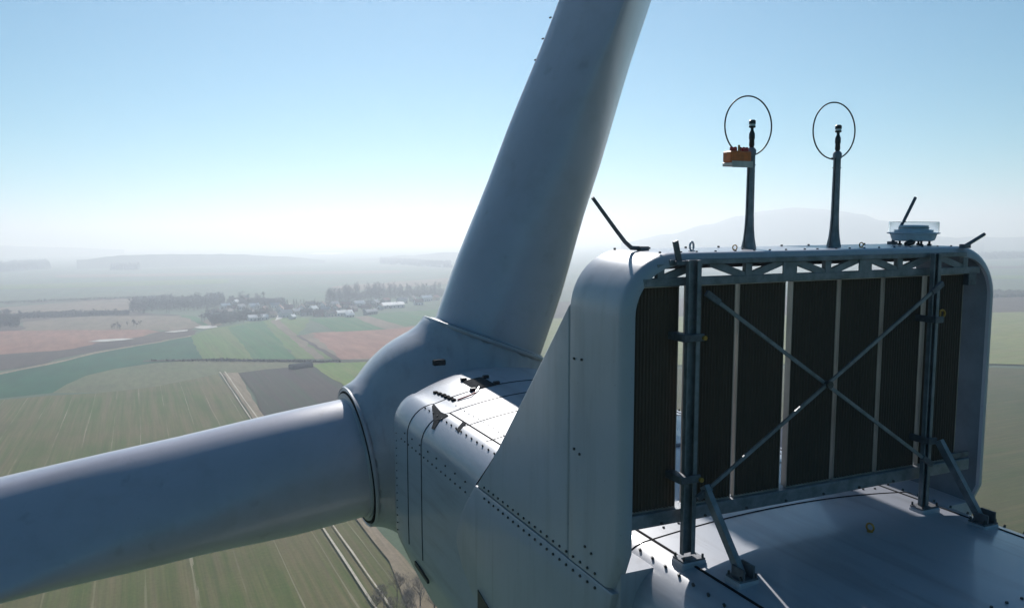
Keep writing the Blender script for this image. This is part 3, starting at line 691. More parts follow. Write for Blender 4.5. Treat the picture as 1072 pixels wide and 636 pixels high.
F['soil'] = field_mat('dark_ploughed_soil', (0.040, 0.030, 0.027), (0.060, 0.042, 0.034), (0.030, 0.058, 0.026), 0.010, 0.12, 0.004, 0.25, 14.0, (0.10, 0.085, 0.075))
F['bright'] = field_mat('bright_grass', (0.11, 0.20, 0.025), (0.15, 0.21, 0.04), (0.16, 0.17, 0.05), 0.01, 0.1, 0.01)
F['right'] = field_mat('right_crop', (0.055, 0.075, 0.020), (0.085, 0.080, 0.028), (0.11, 0.092, 0.040), 0.012, 0.01, 0.30)
F['yell'] = field_mat('pale_grassland', (0.20, 0.225, 0.065), (0.17, 0.20, 0.08), (0.23, 0.21, 0.09), 0.005, 0.01, 0.08)
F['track'] = mat('track_dirt', (0.60, 0.54, 0.44), 0.95, spec=0.1, col2=(0.42, 0.37, 0.29), vscale=0.4)
F['road'] = mat('asphalt_road', (0.07, 0.07, 0.07), 0.9, spec=0.2, col2=(0.05, 0.05, 0.05), vscale=0.2)
F['chalk'] = mat('white_gravel', (0.62, 0.60, 0.56), 0.9, spec=0.1, col2=(0.40, 0.37, 0.32), vscale=0.05)
wat = mat('still_water', (0.05, 0.07, 0.08), 0.08, spec=1.0, var=0.2, vscale=0.01)
g0 = MB(); gs = 15000; nn = 24
rws = [[(-gs + 2 * gs * i / nn, -6000 + (gs + 6000) * j / nn, 0) for i in range(nn + 1)] for j in range(nn + 1)]
g0.grid(rws); structure('ground', g0, F['base'])
_lvl = [0]
def field(name, poly, m, jit=0.6, px_=True, kind=True):
    _lvl[0] += 1; z = 0.03 * _lvl[0]
    P = [Vector(G(*p)) if px_ else Vector((p[0], p[1], 0)) for p in poly]; out = []
    for i, p in enumerate(P):
        q = P[(i + 1) % len(P)]; L = (q - p).length; k = max(1, min(24, int(L / 18)))
        for j in range(k):
            c = p.lerp(q, j / k)
            if j: c += Vector((random.gauss(0, jit), random.gauss(0, jit), 0))
            out.append((c.x, c.y, z))
    b = MB(); b.add(out, [tuple(range(len(out)))]); me = bpy.data.meshes.new(name); me.from_pydata(b.v, [], b.f)
    if me.polygons[0].normal.z < 0: me.flip_normals()
    me.materials.append(m); o = link(name, me); o['kind'] = 'structure'; return o
# left and middle
field('crop_field', [(-60, 424), (50, 414), (105, 411), (165, 404), (200, 397), (228, 391), (280, 455), (370, 537), (432, 602), (470, 660), (-400, 700), (-400, 440)], F['greenA'], 0.3)
field('stubble_field', [(55, 411), (70, 402), (90, 393), (120, 386), (160, 380), (212, 376.5), (300, 377.5), (345, 380), (330, 384), (250, 391), (228, 391), (200, 397), (165, 404), (105, 411)], F['pale'], 0.8)
field('dense_crop_field', [(-60, 402), (0, 392), (50, 382), (100, 370), (150, 361), (200, 352), (206, 364), (212, 376), (160, 380), (120, 386), (90, 393), (70, 402), (55, 411), (0, 417), (-60, 422)], F['teal'], 1.2)
field('dry_grass_strip', [(-60, 396), (0, 390), (50, 380), (100, 368), (150, 360), (200, 350.5), (200, 352), (150, 361), (100, 370), (50, 382), (0, 392), (-60, 402)], F['tan'], 2)
field('wet_meadow', [(-60, 372), (0, 371), (60, 367), (100, 359), (150, 352), (175, 346), (205, 343), (204, 350), (150, 360), (100, 368), (50, 380), (0, 388), (-60, 396)], F['purple'], 3)
field('reddish_field', [(-60, 346), (30, 346), (90, 345.5), (155, 345), (168, 347), (150, 352), (100, 359), (60, 367), (0, 371), (-60, 373)], F['pink'], 3)
field('stubble_field', [(20, 346), (25, 337), (60, 333), (100, 331), (190, 330.5), (200, 334), (214, 342), (180, 346), (160, 345), (90, 345.5)], F['greytan'], 3)
field('marsh_field', [(-60, 329), (20, 329), (135, 326), (150, 327), (190, 330), (100, 331), (60, 333), (25, 337), (20, 346), (-60, 348)], F['purple'], 4)
field('pale_field', [(-60, 326), (0, 322), (60, 317), (135, 312), (150, 314), (150, 326), (20, 328.5), (-60, 329)], F['greytan'], 4)
field('small_green_field', [(190, 330), (205, 331), (218, 341), (214, 342), (200, 334)], F['j2'], 2)
field('young_crop_field', [(200, 352), (220, 344), (242, 341), (262, 336), (272, 355), (270, 376.5), (212, 376)], F['j1'], 1)
field('green_crop_field', [(238, 343), (262, 338), (275, 336), (310, 376), (266, 376.5)], F['j2'], 1)
field('young_crop_field', [(275, 336), (288, 333), (325, 333), (318, 345), (310, 352), (352, 376), (310, 376)], F['j1'], 1)
field('fallow_strip', [(283, 336), (291, 334), (340, 376), (330, 376)], F['greytan'], 1)
field('brown_field', [(312, 352), (330, 348), (400, 345), (460, 337), (520, 335), (520, 374), (354, 377)], F['greytan'], 1.5)
field('brown_field', [(325, 349), (400, 345.5), (460, 340), (500, 372), (358, 376.5)], F['pink'], 1.5)
field('green_crop_field', [(323, 334), (370, 332), (405, 345), (352, 347.5)], F['teal'] if False else F['j2'], 1)
field('green_crop_field', [(380, 332), (400, 328), (520, 320), (520, 335), (460, 337), (420, 343)], F['j2'], 1.5)
field('grass_strip', [(370, 332), (385, 331), (425, 342.5), (404, 345)], F['greytan'], 1)
field('ploughed_field', [(249, 391), (280, 387), (323, 383.5), (330, 384), (368, 410), (420, 452), (282, 452), (266, 412)], F['soil'], 0.5)
field('bright_grass_field', [(327, 383), (345, 379.5), (420, 376.5), (520, 374), (520, 420), (390, 424), (362, 406)], F['bright'], 0.8)
field('dry_margin', [(233, 391.5), (249, 390.5), (285, 452), (300, 470), (280, 470), (262, 434)], F['tan'], 0.4)
field('dirt_margin', [(66.5, 300), (69.5, 300), (71.0, 222), (73, 190), (60, 190), (63, 215), (66.5, 240)], F['tan'], 0.5, False)
field('country_road', [(150, 378.0), (212, 376.2), (300, 377), (356, 379.2), (420, 376.8), (520, 373.6), (520, 374.6), (420, 377.8), (356, 380.3), (300, 378), (212, 377.2), (150, 379)], F['purple'], 0.3)
field('farm_lane', [(310, 352), (314, 351.6), (358, 377.6), (352, 377.6)], F['purple'], 0.6)
for x_ in (54.0, 57.6): field('tractor_track', [(x_, 160), (x_ + 0.62, 160), (x_ + 0.55, 400), (x_ + 0.7, 655), (x_ - 0.1, 655), (x_ + 0.0, 400)], F['track'], 0.10, False)
for poly in ([(92, 358.3), (105, 356), (128, 354.8), (141, 355), (130, 356.6), (110, 358.4)], [(172, 348.3), (180, 346.8), (197, 345.6), (196, 347), (182, 348.6)], [(203, 343.5), (210, 341.6), (226, 341), (228, 343), (214, 345)]):
    field('chalk_patch', poly, F['chalk'], 1.2)
field('village_street', [(288, 336), (291, 330), (300, 322), (303, 318), (305, 318), (302, 324), (295, 334)], F['chalk'], 0.5)
field('yard', [(212, 337), (222, 333), (232, 341), (222, 342)], F['greytan'], 1)
field('pond', [(321, 266), (332, 264.6), (352, 264.3), (362, 265.2), (345, 266.6)], wat, 8)
field('pond', [(326, 261.6), (336, 261.0), (345, 261.4), (335, 262)], wat, 8)
# right of the cooler
field('right_crop_field', [(560, 388), (1040, 386), (1130, 388), (1500, 398), (1500, 900), (760, 760), (640, 500)], F['right'], 0.8)
field('pale_grassland', [(560, 334), (1000, 328), (1200, 326), (1500, 326), (1500, 394), (1130, 384), (1040, 382), (560, 384)], F['yell'], 1.5)
field('wet_meadow', [(560, 334), (520, 318), (1000, 306), (1300, 302), (1500, 304), (1500, 326), (1200, 326), (1000, 328)], F['purple'], 4)
# thin distant strips that break up the plain
for u0, v0, u1, v1, hgt, mm in ((5, 318.2, 180, 309.6, 0.9, 'purple'), (-50, 300, 240, 292, 5, 'j1'), (60, 288, 420, 283, 3, 'greytan'), (350, 300, 560, 285, 6, 'greytan'), (930, 290, 1300, 286, 4, 'j1'), (900, 280, 1400, 276, 2.5, 'purple')):
    field('far_strip', [(u0, v0), (u1, v1), (u1, v1 + hgt), (u0, v0 + hgt)], F[mm], 6)

# ================================================================== hills and far woods
def ridge(name, pts, dist, m, base=-2, depth=900):
    """a long hill standing on the plain: (u, v) skyline points at one distance"""
    b = MB(); rws = []
    n = 90; us = [p[0] for p in pts]
    for i in range(n + 1):
        u = us[0] + (us[-1] - us[0]) * i / n
        for (a, va), (c, vc) in zip(pts, pts[1:]):
            if a <= u <= c: t = (u - a) / (c - a); t = t * t * (3 - 2 * t); v = va + (vc - va) * t; break
        r = ray(u, v); k = dist / math.hypot(r.x, r.y); x, y, z = r.x * k, r.y * k, CAM_H + r.z * k
        z = max(z + 3 * noise.noise(Vector((u * 0.08, 1, 0))), base); d = Vector((r.x, r.y)).normalized()
        rws.append([(x + d.x * o, y + d.y * o, base + (z - base) * f) for o, f in ((-depth, 0), (-depth * .55, 0.38), (-depth * .25, 0.8), (0, 1), (depth * .4, 0.7), (depth, 0))])
    b.grid(rws); return structure(name, b, m, 60)
hillm = field_mat('wooded_slope', (0.05, 0.07, 0.04), (0.07, 0.08, 0.05), (0.06, 0.07, 0.05), 0.004, 0.01, 0.01)
ridge('mountain', [(650, 254), (700, 245), (740, 235), (775, 226), (800, 220.5), (832, 217), (855, 218.5), (880, 221), (900, 224), (925, 231), (950, 241), (990, 248), (1030, 254)], 6000, hillm, depth=1500)
ridge('hill', [(930, 258), (985, 250), (1020, 247.5), (1050, 248.5), (1100, 247), (1180, 251), (1260, 258)], 6500, hillm)
ridge('hill', [(-300, 259), (-150, 255), (-40, 256), (60, 258.5), (130, 261)], 8500, hillm)
ridge('hill', [(80, 272), (130, 267), (180, 266), (240, 266), (300, 268.5), (340, 272)], 3900, hillm, depth=300)
ridge('hill', [(370, 271.5), (430, 267), (470, 264), (520, 265), (570, 271)], 4200, hillm, depth=300)
woodm = field_mat('bare_canopy', (0.055, 0.055, 0.045), (0.075, 0.07, 0.055), (0.045, 0.05, 0.04), 0.05, 0.05, 0.05)
def wood(corners, h, cell=9.0):
    """a block of forest: canopy of many crowns over a footprint given by ground points seen in the photo"""
    P = [Vector(G(*c)).to_2d() for c in corners]; b = MB()
    L = (P[1] - P[0]).length; D = (P[3] - P[0]).length; nx = max(4, min(70, int(L / cell))); ny = max(2, min(10, int(D / cell)))
    for j in range(ny + 1):
        for i in range(nx + 1):
            a = P[0].lerp(P[1], i / nx); c = P[3].lerp(P[2], i / nx); p = a.lerp(c, j / ny)
            p += Vector((random.uniform(-.4, .4), random.uniform(-.4, .4))) * cell
            hh = h * random.uniform(0.65, 1.1); r_ = cell * random.uniform(0.5, 0.8)
            b.tube([(p.x, p.y, 0), (p.x, p.y, hh * 0.3), (p.x, p.y, hh * 0.7), (p.x, p.y, hh)], [r_ * .8, r_, r_ * .8, r_ * 0.2], 5, False)
    o = link('far_wood', b.mesh('far_wood', woodm)); o['kind'] = 'stuff'; tag(o, None, 'wood'); return o
WL = ['hazy wood at the far left edge of the plain', 'small square hazy wood standing alone left of the long ridge', 'long low wood below the ridge beyond the village', 'thin hazy belt of trees right of the rising blade', 'faint belt of trees right of the cooler', 'hazy tree belt beyond the cooler, nearer of two']
for i, (cs, h_) in enumerate((([(-60, 289), (52, 281), (48, 276), (-60, 283)], 26), ([(117, 282.5), (144, 282), (145, 279), (118, 279)], 20), ([(150, 272.5), (280, 272), (280, 269), (150, 269)], 14), ([(400, 276), (470, 280), (470, 276), (400, 272)], 14), ([(1000, 272), (1150, 268), (1150, 264), (1000, 268)], 16), ([(1020, 312), (1200, 309), (1200, 306), (1020, 308)], 8))):
    o = wood(cs, h_, 9 if i < 2 else 14); o['label'] = WL[i]

# ================================================================== trees
twign = mat('pale_bare_twigs', (0.21, 0.175, 0.14), 0.9, spec=0.1, col2=(0.13, 0.11, 0.09), vscale=1.2)
barkm = mat('bark', (0.11, 0.085, 0.065), 0.9, spec=0.2, col2=(0.07, 0.055, 0.045), vscale=3)
twigm = mat('bare_twigs', (0.105, 0.082, 0.066), 0.9, spec=0.1, col2=(0.06, 0.052, 0.045), vscale=1.2)
evm = mat('evergreen', (0.035, 0.055, 0.028), 0.8, spec=0.2, col2=(0.02, 0.032, 0.018), vscale=1.0)
def tree_meshes(kind, seed, detail):
    rnd = random.Random(seed); tr = MB(); cr = MB()
    H = {'round': 11, 'near': 11, 'poplar': 20, 'spruce': 13}[kind]
    if kind == 'spruce':
        tr.tube([(0, 0, 0), (0, 0, H * .9)], [0.2, 0.04], 5)
        for k in range(230):
            t = rnd.random() ** 0.7; z = 1.2 + t * (H - 1.3); rr_ = (1 - t) * 2.6 + 0.15; a = rnd.uniform(0, 6.28); q = rr_ * rnd.uniform(0.3, 1)
            p = Vector((q * math.cos(a), q * math.sin(a), z)); d = Vector((math.cos(a), math.sin(a), -0.35)); s_ = Vector((-math.sin(a), math.cos(a), 0)) * rnd.uniform(.25, .5)
            cr.add([p - d * .5, p + s_, p + d * rnd.uniform(.4, .8), p - s_], [(0, 1, 2, 3)])
        return tr, cr
    tips = []
    def grow(p, d, L, r_, lv):
        q = p + d * L; tr_or = tr if lv < 2 else cr
        mid = p.lerp(q, 0.5) + Vector((rnd.uniform(-1, 1), rnd.uniform(-1, 1), 0)) * L * 0.06
        tr_or.tube([p, mid, q], [r_, r_ * .8, r_ * .6], 5 if lv == 0 else 3, False)
        if lv >= detail: tips.append(q); return
        n = rnd.choice((3, 4, 4, 5)) if lv else (7 if kind in ('round', 'near') else 12)
        for k in range(n):
            t = rnd.uniform(0.35, 1.0) if lv else rnd.uniform(0.3, 1.0); s_ = p.lerp(q, t)
            up = 1.5 if kind == 'poplar' else 0.45
            nd = (d * 0.6 + Vector((rnd.uniform(-1, 1), rnd.uniform(-1, 1), rnd.uniform(-.2, .6) + up * 0.5)) * (0.55 if kind == 'poplar' else 0.9)).normalized()
            grow(s_, nd, L * (rnd.uniform(.55, .75) if kind == 'near' else rnd.uniform(.42, .62)) * (0.75 if kind == 'poplar' and not lv else 1), r_ * .42, lv + 1)
    grow(Vector((0, 0, 0)), Vector((0, 0, 1)), H * (0.55 if kind in ('round', 'near') else .8), 0.25, 0)
    for q in tips:
        for k in range(4):
            d = Vector((rnd.uniform(-1, 1), rnd.uniform(-1, 1), rnd.uniform(-.2, 1))).normalized(); L = rnd.uniform(.5, 1.3); s_ = d.cross(Vector((0.3, 0.2, 1))).normalized() * (0.05 if kind == 'near' else 0.13)
            cr.add([q - s_, q + d * L, q + s_], [(0, 1, 2)])
    return tr, cr
TV = {}
for kind, det in (('round', 3), ('near', 4), ('poplar', 3), ('spruce', 1)):
    TV[kind] = []
    for s_ in range(3):
        a, b = tree_meshes(kind, 10 + s_, det)
        TV[kind].append((a.mesh('trunk', barkm), b.mesh('crown', evm if kind == 'spruce' else twign if kind == 'near' else twigm)))
def plant(kind, x, y, s_, label, group, name='bare_tree', i=None, z=0.0):
    tm, cm = TV[kind][random.randrange(3) if i is None else i]
    t = bpy.data.objects.new(name, None); COL.objects.link(t); t.location = (x, y, z); t.rotation_euler = (0, 0, random.uniform(0, 6.28)); t.scale = (s_ * random.uniform(.9, 1.2), s_ * random.uniform(.9, 1.2), s_)
    t['label'] = label; t['category'] = 'tree'; t['group'] = group
    link('trunk', tm, t); link('crown', cm, t)
def scatter(kind, n, poly, s0, s1, label, group, name='bare_tree'):
    us = [p[0] for p in poly]; vs = [p[1] for p in poly]; c = 0; g_ = 0
    while c < n and g_ < 20000:
        g_ += 1; u, v = random.uniform(min(us), max(us)), random.uniform(min(vs), max(vs)); ins = False
        for i in range(len(poly)):
            (x1, y1), (x2, y2) = poly[i], poly[i - 1]
            if (y1 > v) != (y2 > v) and u < (x2 - x1) * (v - y1) / (y2 - y1) + x1: ins = not ins
        if ins:
            p = G(u, v); plant(kind, p[0], p[1], random.uniform(s0, s1), label, group, name); c += 1
scatter('round', 80, [(135, 318), (180, 314), (236, 312), (236, 320), (200, 326), (140, 330)], 1.1, 1.7, 'bare tree in the hazy wood left of the village', 'trees in the wood left of the village')
scatter('round', 55, [(205, 334), (225, 326), (262, 322), (290, 330), (285, 336), (250, 340), (222, 343)], 0.8, 1.3, 'bare tree among the left houses of the village', 'trees among the left houses')
scatter('round', 34, [(232, 316), (275, 314), (300, 318), (296, 324), (240, 322)], 1.0, 1.8, 'bare tree behind the left houses of the village', 'trees behind the left houses')
scatter('poplar', 44, [(340, 318), (372, 310), (402, 309), (402, 313), (372, 315), (345, 321)], 0.9, 1.25, 'tall slim bare tree in the row behind the village', 'tall trees behind the village', 'poplar_tree')
scatter('poplar', 30, [(402, 309), (432, 308), (462, 307), (462, 311), (404, 313)], 0.75, 1.1, 'tall slim bare tree near the far barns', 'tall trees near the far barns', 'poplar_tree')
scatter('round', 45, [(306, 330), (330, 322), (400, 318), (420, 322), (400, 328), (340, 332)], 0.45, 0.8, 'small bare tree among the right houses of the village', 'trees among the right houses')
scatter('round', 40, [(-40, 331), (10, 330), (24, 334), (18, 344), (-40, 346)], 0.9, 1.4, 'bare tree in the clump at the left edge', 'trees at the left edge')
scatter('round', 34, [(24, 330), (60, 328), (134, 326.5), (134, 329), (60, 331), (24, 334)], 0.45, 0.8, 'low bare tree in the long dark hedge', 'trees in the long hedge')
scatter('round', 10, [(104, 345), (130, 341), (148, 339), (146, 345), (110, 347)], 0.5, 0.9, 'bare tree standing in the stubble field', 'trees in the stubble field')
scatter('spruce', 9, [(296, 324), (310, 321), (330, 318), (336, 321), (312, 326)], 0.8, 1.2, 'dark pointed spruce beside the village street', 'spruces by the village street', 'spruce_tree')
for (u, v, s_), lb in zip(((416, 628, 0.62), (402, 634, 0.5), (440, 636, 0.72), (426, 642, 0.6), (455, 652, 0.8), (408, 650, 0.55), (392, 646, 0.5), (432, 655, 0.75)),
        ('bare tree beside the end of the tractor track', 'small bare tree left of the tractor track end', 'tallest bare tree under the nacelle edge', 'bare tree between the track and the nacelle', 'bare tree hard under the nacelle belly', 'low bare tree at the bottom edge, by the track', 'lowest bare shrub tree left of the track', 'bare tree at the very bottom beside the nacelle')):
    p = G(u, v); plant('near', p[0], p[1], s_ * 1.0, lb, 'bare trees below the turbine')
scatter('near', 7, [(660, 640), (700, 600), (790, 560), (800, 600)], 0.5, 0.8, 'bare tree on the slope hidden under the nacelle', 'trees under the nacelle')

def thicket(corners, h, n, label, m=None):
    P = [Vector(G(*c)).to_2d() for c in corners]; b = MB()
    for k in range(n):
        s_, t = random.random(), random.random(); p = P[0].lerp(P[1], s_).lerp(P[3].lerp(P[2], s_), t)
        hh = h * (0.55 + 0.6 * abs(noise.noise(Vector((p.x * 0.03, p.y * 0.03, 3))) * 1.6)); z = hh * random.random() ** 0.8
        q = Vector((p.x, p.y, z)); d = Vector((random.uniform(-1, 1), random.uniform(-1, 1), random.uniform(0, 1.3))).normalized() * random.uniform(0.8, 2.2)
        w_ = d.cross(Vector((random.uniform(-1, 1), random.uniform(-1, 1), 0.2))).normalized() * random.uniform(.2, .5)
        b.add([q - w_, q + w_, q + d + w_ * .6, q + d - w_ * .4], [(0, 1, 2, 3)])
    o = link('thicket', b.mesh('thicket', m or twigm)); o['kind'] = 'stuff'; tag(o, label, 'thicket')
thicket([(135, 327), (235, 322), (236, 314), (140, 316)], 11, 15000, 'dense dark thicket filling the wood left of the village')
thicket([(222, 341), (290, 331), (284, 325), (215, 331)], 5, 8000, 'dark scrub between the left houses of the village')
thicket([(235, 322), (300, 322), (298, 315), (240, 314)], 7, 8000, 'dark scrub behind the left houses of the village')
thicket([(-40, 343), (20, 343), (22, 332), (-40, 331)], 9, 6000, 'dark scrub at the left edge of the fields')
thicket([(20, 334), (135, 330), (135, 327), (20, 329)], 5, 6500, 'long low dark hedge across the left fields')
thicket([(305, 327), (400, 322), (402, 316), (320, 318)], 4, 7000, 'dark scrub behind the front row of houses')
thicket([(340, 318), (402, 313), (402, 309), (342, 313)], 13, 6000, 'undergrowth below the tall slim trees')
thicket([(402, 313), (475, 311), (475, 306), (402, 309)], 11, 6000, 'undergrowth below the trees near the far barns')
thicket([(-40, 319.6), (180, 310.6), (180, 309.6), (-40, 318.6)], 4, 2500, 'thin distant hedge line left of the wood')
thicket([(150, 378.2), (230, 376.6), (356, 379.8), (356, 379)], 1.2, 1500, 'low grass verge along the country road')

# ================================================================== village houses
wallm = {k: mat('wall_' + k, c, 0.9, spec=0.2, var=0.2, vscale=0.6) for k, c in (('white', (0.72, 0.70, 0.66)), ('cream', (0.60, 0.52, 0.40)), ('grey', (0.36, 0.36, 0.35)), ('brick', (0.30, 0.15, 0.10)))}
roofm = {k: mat('roof_' + k, c, r_, spec=0.4, var=0.25, vscale=0.8) for k, c, r_ in (('red', (0.26, 0.10, 0.065), 0.7), ('brown', (0.14, 0.09, 0.07), 0.7), ('grey', (0.28, 0.29, 0.30), 0.5), ('pale', (0.78, 0.78, 0.78), 0.45))}
winm = mat('window_glass', (0.04, 0.05, 0.06), 0.1, spec=0.8)
HM = {}
def house_meshes(wk, rk, L, W, H, RH):
    key = (wk, rk, L, W, H, RH)
    if key in HM: return HM[key]
    wall = MB().prism([(-W / 2, 0), (W / 2, 0), (W / 2, H), (0, H + RH), (-W / 2, H)], 0, -L / 2, L / 2)
    e = 0.5; sl = RH / (W / 2)
    roof = MB().prism([(-W / 2 - e, H - e * sl + .06), (0, H + RH + .06), (W / 2 + e, H - e * sl + .06), (W / 2 + e, H - e * sl + .32), (0, H + RH + .35), (-W / 2 - e, H - e * sl + .32)], 0, -L / 2 - e, L / 2 + e)
    win = MB().box(-0.6, 0.6, -0.05, 0.05, -0.7, 0.7)
    ch = MB().box(-0.4, 0.4, -0.4, 0.4, 0, 1.6)
    door = MB().box(-0.55, 0.55, -0.05, 0.05, 0, 2.1)
    HM[key] = [wall.mesh('wall', wallm[wk]), roof.mesh('roof', roofm[rk]), win.mesh('window', winm), ch.mesh('chimney', roofm['red']), door.mesh('door', roofm['brown'])]
    return HM[key]
def house(u, v, rot, wk, rk, L, W, H, RH, label, name='house', cat='house'):
    L, W, H, RH = L * 1.08, W * 1.08, H * 1.15, RH * 1.15
    p = G(u, v); t = bpy.data.objects.new(name, None); COL.objects.link(t); t.location = (p[0], p[1], 0.0); t.rotation_euler = (0, 0, R(rot))
    t['label'] = label; t['category'] = cat; t['group'] = 'village buildings'
    a, b, c, d, e = house_meshes(wk, rk, L, W, H, RH)
    wl = link('wall', a, t); rf = link('roof', b, t)
    if name == 'house': o = link('chimney', d, rf); o.location = (L * 0.2, 0, H + RH - 0.5)
    k = 3 if L < 16 else 5
    for s_ in (-1, 1):
        for i in range(k):
            x_ = -L / 2 + L * (i + 0.5) / k
            if s_ < 0 and i == 1: o = link('door', e, t); o.location = (x_, -W / 2 - 0.03, 0.0); continue
            o = link('window', c, wl); o.location = (x_, s_ * (W / 2 + 0.02), min(1.8, H - 1.1))
HS = [(236, 323, 15, 'white', 'pale', 12, 8, 4, 3, 'pale roofed house behind the trees at the village left end'),
 (247, 319, 60, 'white', 'pale', 10, 8, 4, 3, 'bright house beside the tallest trees of the left cluster'),
 (243, 326, -20, 'cream', 'red', 11, 8, 4, 3.5, 'cream house with red roof below the bright house'),
 (252, 324, 30, 'white', 'grey', 10, 8, 4, 3, 'white house with grey roof right of the red roof, left cluster'),
 (226, 330, 10, 'grey', 'brown', 16, 9, 4, 3, 'long brown roofed building in the left trees'),
 (262, 329, 70, 'grey', 'brown', 12, 8, 4, 3, 'brown roofed house between the two left clusters'),
 (270, 335, 8, 'white', 'pale', 22, 9, 3.5, 2.6, 'long low white building with pale roof at the field edge'),
 (284, 332, 40, 'cream', 'brown', 12, 8, 4, 3.5, 'cream house with brown roof left of the village street'),
 (293, 328, 75, 'white', 'red', 13, 9, 6, 4, 'tall white house with red roof where the street enters'),
 (299, 332, 20, 'white', 'grey', 14, 9, 5, 3.5, 'white house with grey roof right of the street mouth'),
 (302, 325, -10, 'brick', 'red', 12, 8, 4, 3.5, 'brick house with red roof up the village street'),
 (310, 329, 30, 'cream', 'grey', 12, 8, 4, 3, 'cream house with grey roof third from the street'),
 (316, 325, 80, 'white', 'red', 11, 8, 4, 3.5, 'white house with red roof below the spruces'),
 (321, 330, 5, 'grey', 'brown', 14, 8, 4, 3, 'grey house with brown roof near the field edge'),
 (328, 326, 45, 'white', 'pale', 12, 8, 4, 3, 'white house with pale roof in the village middle'),
 (334, 331, 10, 'brick', 'red', 12, 8, 4, 3.5, 'brick house with red roof at the middle field edge'),
 (341, 327, -30, 'white', 'grey', 11, 8, 4, 3, 'small white house under the first tall trees'),
 (346, 331, 20, 'cream', 'brown', 13, 8, 4, 3, 'cream house with brown roof, front row middle'),
 (353, 325, 60, 'grey', 'red', 12, 8, 4, 3.5, 'grey house with red roof behind the front row'),
 (360, 330, 5, 'white', 'pale', 20, 9, 3.5, 2.5, 'long white barn with pale roof in the front row'),
 (369, 326, 35, 'brick', 'brown', 12, 8, 4, 3, 'brick house with brown roof right of the white barn'),
 (376, 321, 10, 'white', 'pale', 14, 9, 5, 3, 'bright white house in front of the tall tree row'),
 (384, 325, -15, 'cream', 'red', 12, 8, 4, 3, 'cream house with red roof right end of the front row'),
 (393, 319, 50, 'white', 'grey', 11, 8, 4, 3, 'white house with grey roof below the tree row end'),
 (411, 322, 5, 'white', 'pale', 30, 12, 4, 3, 'large barn with white gable beside the green field'),
 (404, 317, 30, 'grey', 'red', 12, 8, 4, 3, 'grey house with red roof behind the large barn'),
 (421, 317, 10, 'white', 'grey', 14, 8, 4, 3, 'white house with grey roof right of the large barn'),
 (432, 315, 60, 'cream', 'brown', 12, 8, 4, 3, 'cream house with brown roof beyond the large barn'),
 (446, 315, 10, 'white', 'pale', 16, 9, 5, 3, 'bright white house nearest to the rising blade'),

 (239, 329, 50, 'white', 'brown', 11, 8, 4, 3, 'white house with brown roof in the lower left scrub'),
 (257, 317, -25, 'cream', 'red', 11, 8, 4, 3.5, 'cream house with red roof highest in the left cluster'),
 (266, 323, 15, 'white', 'pale', 13, 8, 4, 3, 'white house with pale roof right of the highest one'),
 (277, 327, 65, 'brick', 'red', 12, 8, 4, 3.5, 'brick house with red roof behind the long low building'),
 (288, 322, 0, 'white', 'grey', 12, 8, 4, 3, 'white house with grey roof before the first spruces'),
 (306, 334, 55, 'white', 'pale', 9, 6, 3, 2.2, 'small white shed with pale roof at the street corner'),
 (325, 321, 10, 'cream', 'brown', 12, 8, 4, 3, 'cream house with brown roof left of the tall tree row'),
 (338, 322, 75, 'white', 'red', 11, 8, 4, 3.5, 'white house with red roof under the tall tree row start'),
 (350, 321, 25, 'white', 'grey', 12, 8, 4, 3, 'white house with grey roof against the tall trees'),
 (362, 322, -20, 'cream', 'red', 12, 8, 4, 3.5, 'cream house with red roof against the tall trees'),
 (366, 332, 5, 'white', 'pale', 10, 7, 3, 2.2, 'small pale shed at the end of the white barn'),
 (388, 329, 20, 'grey', 'grey', 16, 8, 3.5, 2.5, 'grey shed standing alone in front of the scrub'),
 (398, 324, 70, 'white', 'brown', 11, 8, 4, 3, 'white house with brown roof between the shed and large barn'),
 (438, 319, 5, 'white', 'red', 12, 8, 4, 3.5, 'white house with red roof behind the green field corner'),
 (456, 314, 40, 'cream', 'red', 12, 8, 4, 3, 'cream house with red roof hard by the rising blade')]
for h_ in HS: house(*h_)
bnp = G(315, 385.5)
bs = bpy.data.objects.new('straw_stack', None); COL.objects.link(bs); bs.location = (bnp[0], bnp[1], 0); bs.rotation_euler = (0, 0, R(22))
bs['label'] = 'long dark covered straw stack at the corner of the ploughed field'; bs['category'] = 'straw stack'
tarp = mat('dark_tarpaulin', (0.025, 0.035, 0.045), 0.95, spec=0.05, var=0.4, vscale=0.6); straw = mat('straw', (0.30, 0.24, 0.13), 0.9, var=0.3, vscale=2)
link('bales', MB().box(-8.0, 8.0, -3.6, 3.6, 0, 3.0, 0.3).mesh('bales', straw), bs)
link('cover', MB().prism([(-3.9, 0.5), (3.9, 0.5), (3.9, 3.1), (2.4, 4.1), (-2.4, 4.1), (-3.9, 3.1)], 0, -8.4, 8.4).mesh('cover', tarp), bs)
for x_ in (-5.5, -2, 1.5, 5): link('strap', MB().box(x_ - .12, x_ + .12, -2.4, 2.4, 4.08, 4.14).mesh('strap', M['rubber']), bs)

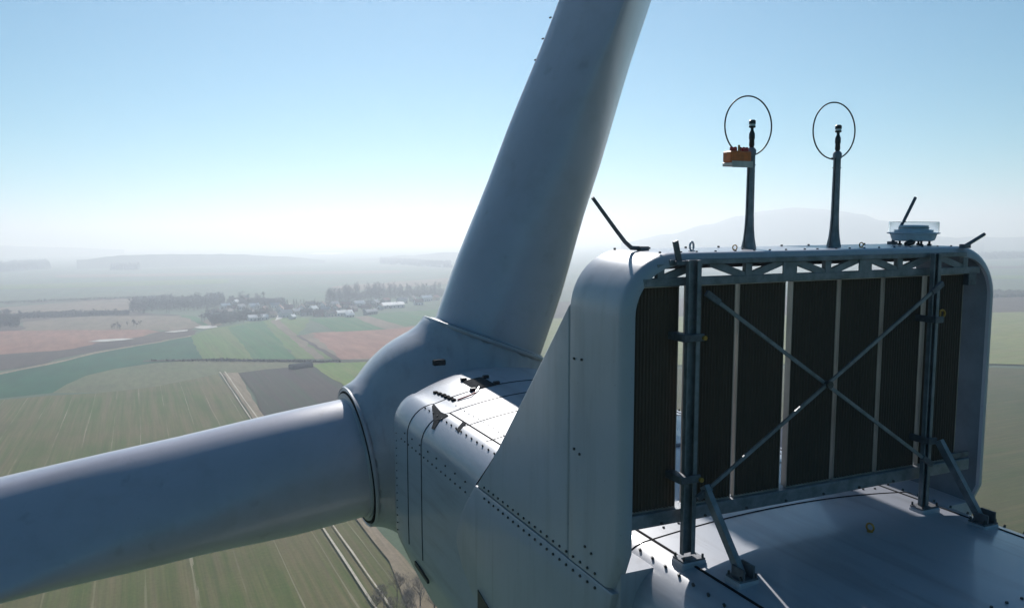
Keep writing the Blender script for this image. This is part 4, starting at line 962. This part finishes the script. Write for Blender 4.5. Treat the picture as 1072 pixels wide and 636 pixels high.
# ================================================================== haze over the plain
hz = MB().box(-14800, 14800, -5900, 14800, -1.0, 330.0)
hm = bpy.data.materials.new('haze_air'); hm.use_nodes = True; hn = hm.node_tree
for n_ in list(hn.nodes):
    if n_.type == 'BSDF_PRINCIPLED': hn.nodes.remove(n_)
pv = hn.nodes.new('ShaderNodeVolumePrincipled'); out = [n_ for n_ in hn.nodes if n_.type == 'OUTPUT_MATERIAL'][0]
pv.inputs['Color'].default_value = (0.74, 0.80, 0.90, 1); pv.inputs['Absorption Color'].default_value = (0.7, 0.7, 0.7, 1); pv.inputs['Density'].default_value = 0.00042; pv.inputs['Anisotropy'].default_value = 0.5
hn.links.new(pv.outputs[0], out.inputs['Volume'])
ho = link('haze', hz.mesh('haze', hm)); ho['kind'] = 'stuff'
